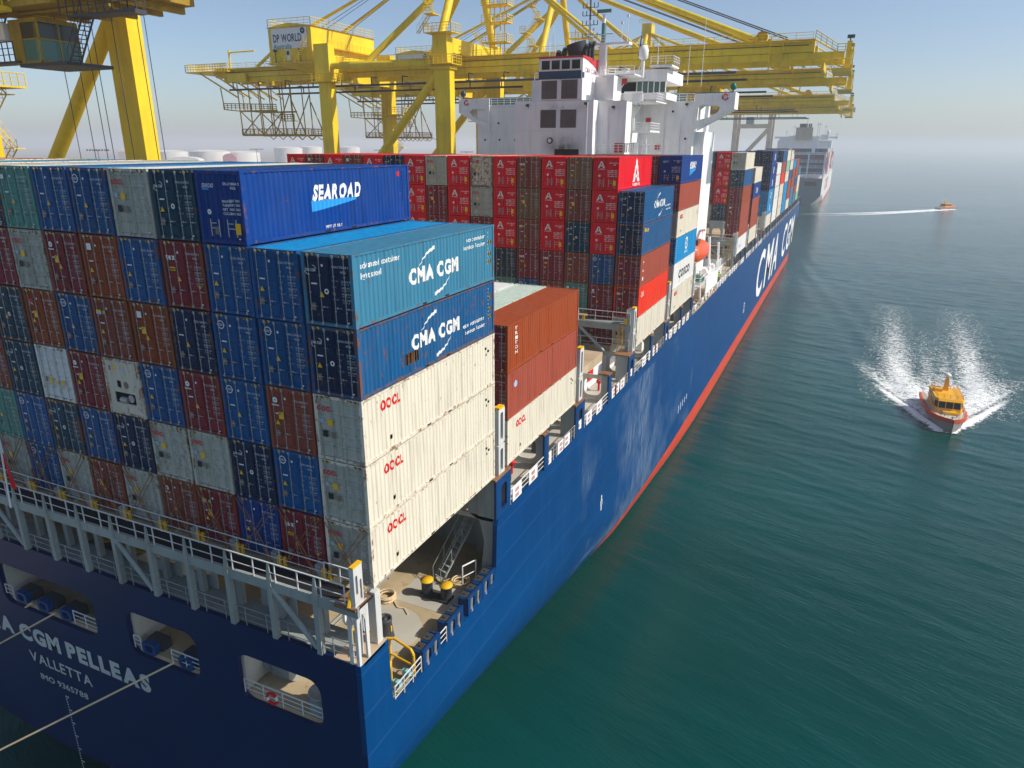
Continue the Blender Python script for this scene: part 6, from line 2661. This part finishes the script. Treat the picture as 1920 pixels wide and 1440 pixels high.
        for y in (-1.5, 1.5):
            for x in (-82, -84):
                mb.tube((XW, y * .6, 54.5), (x, y * 2.2, 40), .05, 4, cap=False)
            mb.tube((XW, y, 56), (5, y, 34.5), .09, 5, cap=False)
            mb.tube((XW, y, 55), (-1, y * 2, 34.5), .05, 4, cap=False)
        part('wire_rope', mb, CDARK)
    else:
        mb = MB()
        for i in range(4):
            z = 38 + i * 4
            mb.box(XW - 4, XW + 1, -6, -3 + i, z, z + .3)
            mb.tube((XW - 3, -5, z), (XW - 1, -5 + i, z + 4), .2, 5)
        part('stair_tower', mb)
    # trolley
    if trolley_x is not None:
        mb = MB()
        tx = trolley_x
        mb.box(tx - 4.5, tx + 4.5, -4, 4, 29.9, 30.5)
        for q in (-3.4, -1.2, 1.2, 3.4):
            mb.box(tx + q - .5, tx + q + .5, -5.2, -4.2, 29.2, 31.0)
            mb.box(tx + q - .6, tx + q + .6, 4.2, 5.2, 29.2, 31.0)
        mb.box(tx - 5, tx - 2, -3, 3, 28.0, 29.9)
        railing(mb, [(tx - 5, -5.4, 29.6), (tx + 5, -5.4, 29.6)], 1.2, .9, .05, 3)
        part('trolley', mb)
    return c


crane(107.3, 'yellow quay crane nearest the white bridge, with the sign on its machinery house', trolley_x=-34)
crane(152, 'yellow quay crane standing second behind the white bridge block', trolley_x=-16)
crane(235, 'yellow quay crane whose boom is third from the top', detail=1, trolley_x=None)
crane(300, 'paler hazy yellow quay crane with the lowest long boom', detail=1, trolley_x=None)

# far pale crane over the second ship
fc = thing('gantry_crane', 'faint cream coloured quay crane far off beside the second ship', 'crane', (0, 670, 0), 0, 'quay cranes along the ship')
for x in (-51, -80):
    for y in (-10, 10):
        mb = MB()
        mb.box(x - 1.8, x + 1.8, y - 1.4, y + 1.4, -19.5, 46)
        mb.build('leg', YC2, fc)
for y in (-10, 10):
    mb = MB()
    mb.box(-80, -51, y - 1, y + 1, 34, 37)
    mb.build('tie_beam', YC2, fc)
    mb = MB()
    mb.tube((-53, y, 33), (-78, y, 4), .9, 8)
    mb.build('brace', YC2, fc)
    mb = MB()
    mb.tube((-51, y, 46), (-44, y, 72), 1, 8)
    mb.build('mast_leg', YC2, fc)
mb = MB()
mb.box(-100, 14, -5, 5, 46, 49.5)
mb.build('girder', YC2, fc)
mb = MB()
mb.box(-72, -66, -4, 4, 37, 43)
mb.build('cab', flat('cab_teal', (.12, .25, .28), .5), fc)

# near crane: only its legs and trolley with the driver's cab show
A = crane(22.7, 'near yellow quay crane with a glazed driver cab hanging above the aft containers', trolley_x=None, hanging=False, festoon=False)
TR = thing('trolley', None, None, (0, -2.7, 0))
TR.parent = A
mb = MB()
mb.box(-50.5, -33.2, -1.5, 5.5, 29.0, 29.5)
mb.box(-49, -36, -2.2, -1.6, 29.6, 31.2)
for x in (-49, -46, -43, -40, -37, -34.5):
    mb.box(x - .2, x + .2, -1.5, 5.5, 28.5, 29.0)
    mb.box(x - .7, x + .7, -2.2, -1.2, 28.6, 30.0)
for i in range(6):
    x = -49.5 + i * 2.5
    mb.tube((x, -1.5, 28.2), (x + 1.25, -1.5, 29.2), .08, 5)
    mb.tube((x + 1.25, -1.5, 29.2), (x + 2.5, -1.5, 28.2), .08, 5)
mb.box(-50, -34, -1.7, -1.4, 28.0, 28.2)
mb.box(-47.5, -38.2, -3.2, -1.6, 28.3, 28.7)
mb.build('trolley_frame', BROWNY, TR)
mb = MB()
mb.box(-49.5, -43.0, -4.4, -3.0, 28.0, 28.35)
mb.box(-49.5, -43.0, -4.45, -4.35, 28.0, 28.6)
railing(mb, [(-49.5, -4.3, 28.35), (-43, -4.3, 28.35), (-43, -3.0, 28.35)], 1.5, .8, .05, 3)
mb.tube((-49.6, -4.0, 28.8), (-44.6, -4.0, 28.9), .28, 8)
mb.build('trolley_walkway', YC, TR)
mb = MB()
mb.box(-37.5, -31.3, -2.6, -1.2, 27.35, 27.5)
mb.box(-31.5, -30.9, -2.65, -1.15, 27.3, 27.6)
railing(mb, [(-38.2, -2.6, 27.5), (-31.0, -2.6, 27.5), (-31.0, -1.2, 27.5)], 1.6, .8, .04, 3)
mb.build('side_walkway', CDARK, TR)
mb = MB()
mb.box(-44.6, -39.0, -2.2, 1.8, 24.25, 24.5)
mb.box(-49.8, -44.6, -2.2, -.8, 24.6, 24.75)
railing(mb, [(-49.8, -2.2, 24.75), (-45.0, -2.2, 24.75)], 1.4, .7, .04, 3)
stairs(mb, (-38.9, -1.6, 24.3), (-36.6, -1.6, 27.4), .9, (0, 1, 0), 0, .27)
stairs(mb, (-49.6, -1.6, 24.8), (-46.6, -1.6, 28.3), .9, (0, 1, 0), 0, .27)
mb.build('cab_stair', CDARK, TR)
mb = MB()
mb.box(-45.4, -44.1, -2.0, 1.4, 24.5, 27.7)
mb.box(-44.1, -42.0, -2.0, 1.4, 27.45, 27.75)
mb.box(-44.1, -42.0, -2.0, 1.4, 24.5, 24.72)
for y in (-2.0, -.35, 1.3):
    mb.box(-42.1, -41.98, y, y + .1, 24.5, 27.6)
mb.box(-44.1, -43.98, -2.02, -1.9, 24.5, 27.6)
mb.box(-44.1, -42.0, -2.02, -1.95, 26.2, 26.3)
mb.box(-42.03, -41.97, -2.0, 1.4, 26.2, 26.3)
mb.tube((-50.3, -1.8, 29), (-47.9, -1.8, 24.8), .15, 6)
mb.tube((-50.3, -1.8, 24.7), (-48.4, -1.8, 28.6), .15, 6)
mb.build('cab_frame', BROWNY, TR)
CG0 = flat('cab_glass', (.04, .17, .16), .06)
CG1 = flat('cab_visor', (.02, .035, .045), .06)
for z0, z1, m in ((24.72, 26.2, CG0), (26.3, 27.45, CG1)):
    mb = MB()
    mb.box(-43.98, -42.1, -1.98, -1.94, z0, z1)
    mb.build('cab_window', m, TR)
    for y in (-1.9, -.25):
        mb = MB()
        mb.box(-42.06, -42.02, y, y + 1.55, z0, z1)
        mb.build('cab_window', m, TR)
mb = MB()
mb.box(-43.4, -42.6, -.6, .4, 24.72, 26.0)
mb.box(-43.7, -42.4, -.2, 1.0, 24.72, 25.2)
mb.build('cab_seat', CDARK, TR)
mb = MB()
mb.box(-47.0, -45.6, -2.3, -1.4, 26.3, 27.5)
mb.build('air_conditioner', SIGNW, TR)
mb = MB()
for x in (-44.0, -42.1, -40.6, -39.8, -37.4, -34.6, -33.8):
    mb.tube((x, 1.0, 28.4), (x + .35, 1.0, 4), .03, 4, cap=False)
mb.build('hoist_wire', CDARK, TR)
mb = MB()
mb.box(-45.5, -33, -1.2, 1.4, 14.5, 15.2)
mb.build('spreader', YC, TR)
# a stair column of that crane at the left edge
mb = MB()
x, y = -75.6, 6.2
mb.hexa([(x - 1.6, y - 1, -19), (x + 2.6, y - 1, -19), (x + 2.6, y + 1, -19), (x - 1.6, y + 1, -19)], [(x - 1.3, y - 1, 24.3), (x + .3, y - 1, 24.3), (x + .3, y + 1, 24.3), (x - 1.3, y + 1, 24.3)])
for z, w in ((17.8, 3.2), (22.3, 2.0), (26.0, 1.7)):
    mb.box(x - 2, x + w, y - 1.6, y + 1.2, z, z + .25)
    railing(mb, [(x - 2, y - 1.6, z + .25), (x + w, y - 1.6, z + .25), (x + w, y + 1.2, z + .25)], 1.2, .6, .05, 3)
mb.build('stair_column', YC, A)
# ------------------------------------------------------------------ the second ship ahead, hazy
S2 = thing('container_ship', 'hazy pale container ship moored farther ahead with a white hull', 'container ship', (0, 550, 0))
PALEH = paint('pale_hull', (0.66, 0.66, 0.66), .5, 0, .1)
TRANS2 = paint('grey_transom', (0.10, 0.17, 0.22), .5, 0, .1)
mb = MB()
k2 = []
st2 = [(0, 21, 0), (20, 21.5, 3), (60, 21.5, 0), (250, 21.5, 0), (290, 18, 0), (315, 9, 0), (330, .5, 0)]
rows = []
for y, hb, c in st2:
    x0 = -21.2
    bw = hb - (9 if y == 0 else 6 if y == 20 else 0) - (4 if y > 280 else 0)
    rows.append([(x0 + hb, y, -3), (x0 + hb, y, -11), (x0 + hb, y, -15 if y < 30 else -18), (x0 + max(bw, .2), y, -25), (x0 - max(bw, .2), y, -25), (x0 - hb, y, -15 if y < 30 else -18), (x0 - hb, y, -11), (x0 - hb, y, -3)])
vs = [v for r_ in rows for v in r_]
mb.add(vs, [(j * 8 + i, j * 8 + 8 + i, j * 8 + 9 + i, j * 8 + 1 + i) for j in range(len(rows) - 1) for i in range(7)], 0)
mb.add(rows[0], [tuple(range(8))], 1)
mb.add([r_[0] for r_ in rows] + [r_[7] for r_ in reversed(rows)], [tuple(range(14))], 0)
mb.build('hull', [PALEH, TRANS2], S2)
mb = MB()
for a, b_ in ((-38, -30), (-26, -17), (-12, -4)):
    mb.plate(rrect(a, b_, -8.4, -5.2, 1), [], aft(-.05), .04)
mb.build('mooring_window', DARK, S2)
mb = MB()
mb.box(.28, .36, 2, 320, -21.6, -20.2)
for ch, y0 in (('C', 60), ('O', 76), ('S', 92), ('C', 108), ('O', 124)):
    mb.text(ch, stbd(.36), w=12, h=9, x=y0, y=-9.5, m=0)
mb.build('hull_lettering', [flat('faded_red', (.5, .08, .08), .6)], S2)
mb = MB()
mb.tube((-42.5, -.3, -9), (-42.5, .0, -9), 2, 14)
mb.build('fender', DARK, S2)
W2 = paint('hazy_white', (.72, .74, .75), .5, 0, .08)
mb = MB()
mb.box(-42, 0, 96, 112, -3, 23.5)
mb.box(-40.5, -33.6, 92, 96, -3, 26)
mb.box(-33.5, -9.6, 90, 96, -3, 27)
mb.box(-30, -14, 88, 96, 26, 27.4)
mb.box(-45, 4, 98, 102, 25.2, 26.6)
mb.box(-9, -3, 93, 96, 24, 28)
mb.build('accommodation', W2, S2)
mb = MB()
mb.box(-28, -15, 86.5, 95, 24, 33.5)
mb.build('funnel', paint('tan_funnel', (.40, .36, .28), .5), S2)
mb = MB()
for x, r_ in ((-25, .8), (-22, 2.4), (-18.5, .6), (-17, .7)):
    mb.tube((x, 90, 33), (x, 90, 36.5), r_, 12)
mb.build('exhaust_pipe', PIPE, S2)
mb = MB()
for x, h in ((-20.5, 43), (-12, 38), (-10.5, 38), (-36, 32), (-30, 36), (-6, 36), (3, 30)):
    mb.tube((x, 99, 24), (x, 99, h), .25, 6)
    mb.box(x - 1.2, x + 1.2, 98.9, 99.1, h - 2, h - 1.6)
mb.build('mast', W2, S2)
mb = MB()
mb.lathe([(.4, 27), (1.2, 29), (1.2, 31), (.1, 32)], (1.5 - 5, 98, 0), 12)
mb.build('radome', W2, S2)
for x in (-42.2, -32.6, -22, -11.4, -.6):
    mb = MB()
    mb.box(x - .5, x + .5, 1.5, 2.6, -3, 13.5)
    mb.build('lashing_post', W2, S2)
for z in (-.5, 4, 8, 13.2):
    mb = MB()
    mb.box(-42.5, -.2, 1.6, 2.4, z, z + (.7 if z > 10 else .35))
    railing(mb, [(-42.5, 1.5, z + .4), (-.2, 1.5, z + .4)], 1.2, 3, .09, 2)
    mb.build('lashing_walkway', W2, S2)
pal2 = ['slate', 'teal', 'blue', 'steel', 'navy', 'maroon', 'rust', 'cream', 'grey', 'faded', 'teal', 'steel']
r3 = random.Random(17)
fm = {}
FB = MB()
fmats = []


def far_box(x, y, z, col):
    if col not in fm:
        fm[col] = len(fmats)
        fmats.append(flat('far_container_' + col, COLS[col][0], .6))
    m = fm[col]
    FB.box(x - HW, x + HW, y + .1, y + CL - .1, z, z + CH, m)
    for i in range(6):
        FB.box(x - HW + .1 + i * .4, x - HW + .2 + i * .4, y + .04, y + .1, z + .2, z + CH - .2, m)
        FB.box(x + HW, x + HW + .04, y + .3 + i * 2, y + 1.3 + i * 2, z + .2, z + CH - .2, m)


for k in range(16):
    for tr_ in range(6 if k not in (3, 9) else 5):
        far_box(row_x(k) - .4, 550 + 3.6, -.2 + tr_ * TIER, r3.choice(pal2[:6] + ['slate', 'teal', 'steel']))
for i, y in enumerate((17.6, 31.8, 46, 60.2, 74.4, 115, 129.2, 143.4, 157.6, 171.8, 186, 200.2, 214.4, 228.6, 242.8)):
    for tr_ in range(6 if i < 9 else 5):
        far_box(row_x(0) - .4, 550 + y, -.2 + tr_ * TIER, r3.choice(['rust', 'maroon', 'steel', 'cream', 'faded', 'rust', 'teal', 'white', 'scarlet']))
tag(FB.build('distant_containers', fmats), 'mass of tiny hazy containers stacked on the distant ship', 'containers', kind='stuff')

# ------------------------------------------------------------------ pilot boats
BYEL = flat('boat_yellow', (.82, .42, .012), .4)
BRED = flat('boat_red', (.66, .11, .05), .5)
BDECK = flat('boat_deck', (.56, .52, .44), .7)
BHULL = flat('boat_hull', (.34, .31, .29), .4)
BGLASS = flat('boat_glass', (.012, .018, .022), .05)


def pilot_boat(x, y, rz, label):
    """bow points along -Y in its own frame"""
    o = thing('pilot_boat', label, 'boat', (x, y, WATER_Z), rz, 'yellow pilot boats under way')
    ysb = [-7.8, -7.0, -5.8, -4.2, -2, 1, 4, 7]
    hb = [.06, .95, 1.7, 2.25, 2.55, 2.6, 2.55, 2.4]
    zd = [2.15, 2.05, 1.9, 1.75, 1.6, 1.5, 1.45, 1.4]
    mb = MB()
    rows = []
    for y_, h, z in zip(ysb, hb, zd):
        rows.append([(h, y_, z), (h * .93, y_ + .05, z * .4), (h * .72, y_ + .2, -.4), (-h * .72, y_ + .2, -.4), (-h * .93, y_ + .05, z * .4), (-h, y_, z)])
    vs = [v for r_ in rows for v in r_]
    mb.add(vs, [(j * 6 + i, j * 6 + 1 + i, j * 6 + 7 + i, j * 6 + 6 + i) for j in range(7) for i in range(5)], 0, True)
    mb.add(rows[-1], [tuple(range(6))], 0)
    mb.build('boat_hull', BHULL, o)
    mb = MB()
    for s in (1, -1):
        for (y0, h0, z0), (y1, h1, z1) in zip(list(zip(ysb, hb, zd))[:-1], list(zip(ysb, hb, zd))[1:]):
            vs = [(s * h0 * 1.05, y0, z0 - .55), (s * h0 * 1.08, y0 - .05, z0 + .1), (s * h0 * .93, y0, z0 + .1), (s * h1 * 1.05, y1, z1 - .55), (s * h1 * 1.08, y1 - .05, z1 + .1), (s * h1 * .93, y1, z1 + .1)]
            mb.add(vs, [(0, 1, 4, 3), (1, 2, 5, 4)] if s < 0 else [(0, 3, 4, 1), (1, 4, 5, 2)])
    mb.build('fender_belt', BRED, o)
    mb = MB()
    vs = []
    for y_, h, z in zip(ysb, hb, zd):
        vs += [(-h * .95, y_, z), (h * .95, y_, z)]
    mb.add(vs, [(2 * j, 2 * j + 1, 2 * j + 3, 2 * j + 2) for j in range(7)])
    mb.build('deck', BDECK, o)
    # cabin: trunk, raked glazed band, roof
    mb = MB()
    def ringq(z, x, y0, y1):
        return [(-x * .8, y0, z), (x * .8, y0, z), (x, y0 + .9, z), (x, y1, z), (-x, y1, z), (-x, y0 + .9, z)]
    def band(m_, a, b_):
        m_.add(a + b_, [(i, (i + 1) % 6, (i + 1) % 6 + 6, i + 6) for i in range(6)])
    c0, c1, c2 = ringq(1.4, 1.95, -3.9, 3.2), ringq(2.45, 1.9, -3.4, 3.1), ringq(3.55, 1.85, -3.1, 3.0)
    band(mb, c0, c1)
    c3, c4 = ringq(3.55, 2.05, -3.6, 3.2), ringq(3.85, 1.95, -3.3, 3.1)
    band(mb, c3, c4)
    mb.add(c4, [tuple(range(6))])
    mb.add(c3, [tuple(range(5, -1, -1))])
    mb.box(-.9, .9, -4.6, -3.5, 1.6, 2.2)
    mb.build('cabin', BYEL, o)
    mb = MB()
    band(mb, c1, c2)
    mb.build('windscreen', BGLASS, o)
    mb = MB()
    for i in range(6):
        mb.tube(c1[i], c2[i], .07, 5)
    for q in (.33, .67):
        a, b_ = Vector(c1[0]).lerp(Vector(c1[1]), q), Vector(c2[0]).lerp(Vector(c2[1]), q)
        mb.tube(a, b_, .06, 5)
    for s in (1, -1):
        for y_ in (-.8, .8, 2):
            mb.tube((s * 1.9, y_, 2.45), (s * 1.86, y_, 3.55), .06, 5)
    mb.build('window_post', BYEL, o)
    mb = MB()
    railing(mb, [(-1.7, -2.8, 3.85), (1.7, -2.8, 3.85), (1.8, 2.8, 3.85), (-1.8, 2.8, 3.85), (-1.7, -2.8, 3.85)], .55, .9, .03, 2)
    mb.box(-1.6, -.6, .4, 1.8, 3.85, 4.3)
    mb.build('roof_rail', BYEL, o)
    mb = MB()
    mb.hexa([(-.35, 1.2, 3.85), (.35, 1.2, 3.85), (.35, 1.9, 3.85), (-.35, 1.9, 3.85)], [(-.2, 1.5, 6.0), (.2, 1.5, 6.0), (.2, 1.9, 6.0), (-.2, 1.9, 6.0)])
    mb.build('mast', BYEL, o)
    mb = MB()
    mb.lathe([(.1, 6.0), (.42, 6.1), (.45, 6.35), (.2, 6.5), (.01, 6.52)], (0, 1.7, 0), 12)
    mb.build('radar_dome', SHIPW, o)
    mb = MB()
    for s in (1, -1):
        pts = [(s * (h - .25), y_, z) for y_, h, z in list(zip(ysb, hb, zd))[1:]]
        railing(mb, pts, .85, 1.2, .025, 2)
    mb.build('deck_rail', RAILM, o)
    mb = MB()
    for x_, y_ in ((0, -6.6), (-.8, -5.4), (.8, -5.4)):
        mb.tube((x_, y_, 1.9), (x_, y_, 2.3), .09, 6)
        mb.box(x_ - .2, x_ + .2, y_ - .06, y_ + .06, 2.15, 2.25)
    mb.build('bitt', BHULL, o)
    return o


pilot_boat(35.0, 100.5, R(3), 'yellow cabined pilot boat with red fender belt heading towards the viewer')
pilot_boat(79.5, 550, R(-227 + 360), 'small distant yellow boat running to the right with a long white wake')
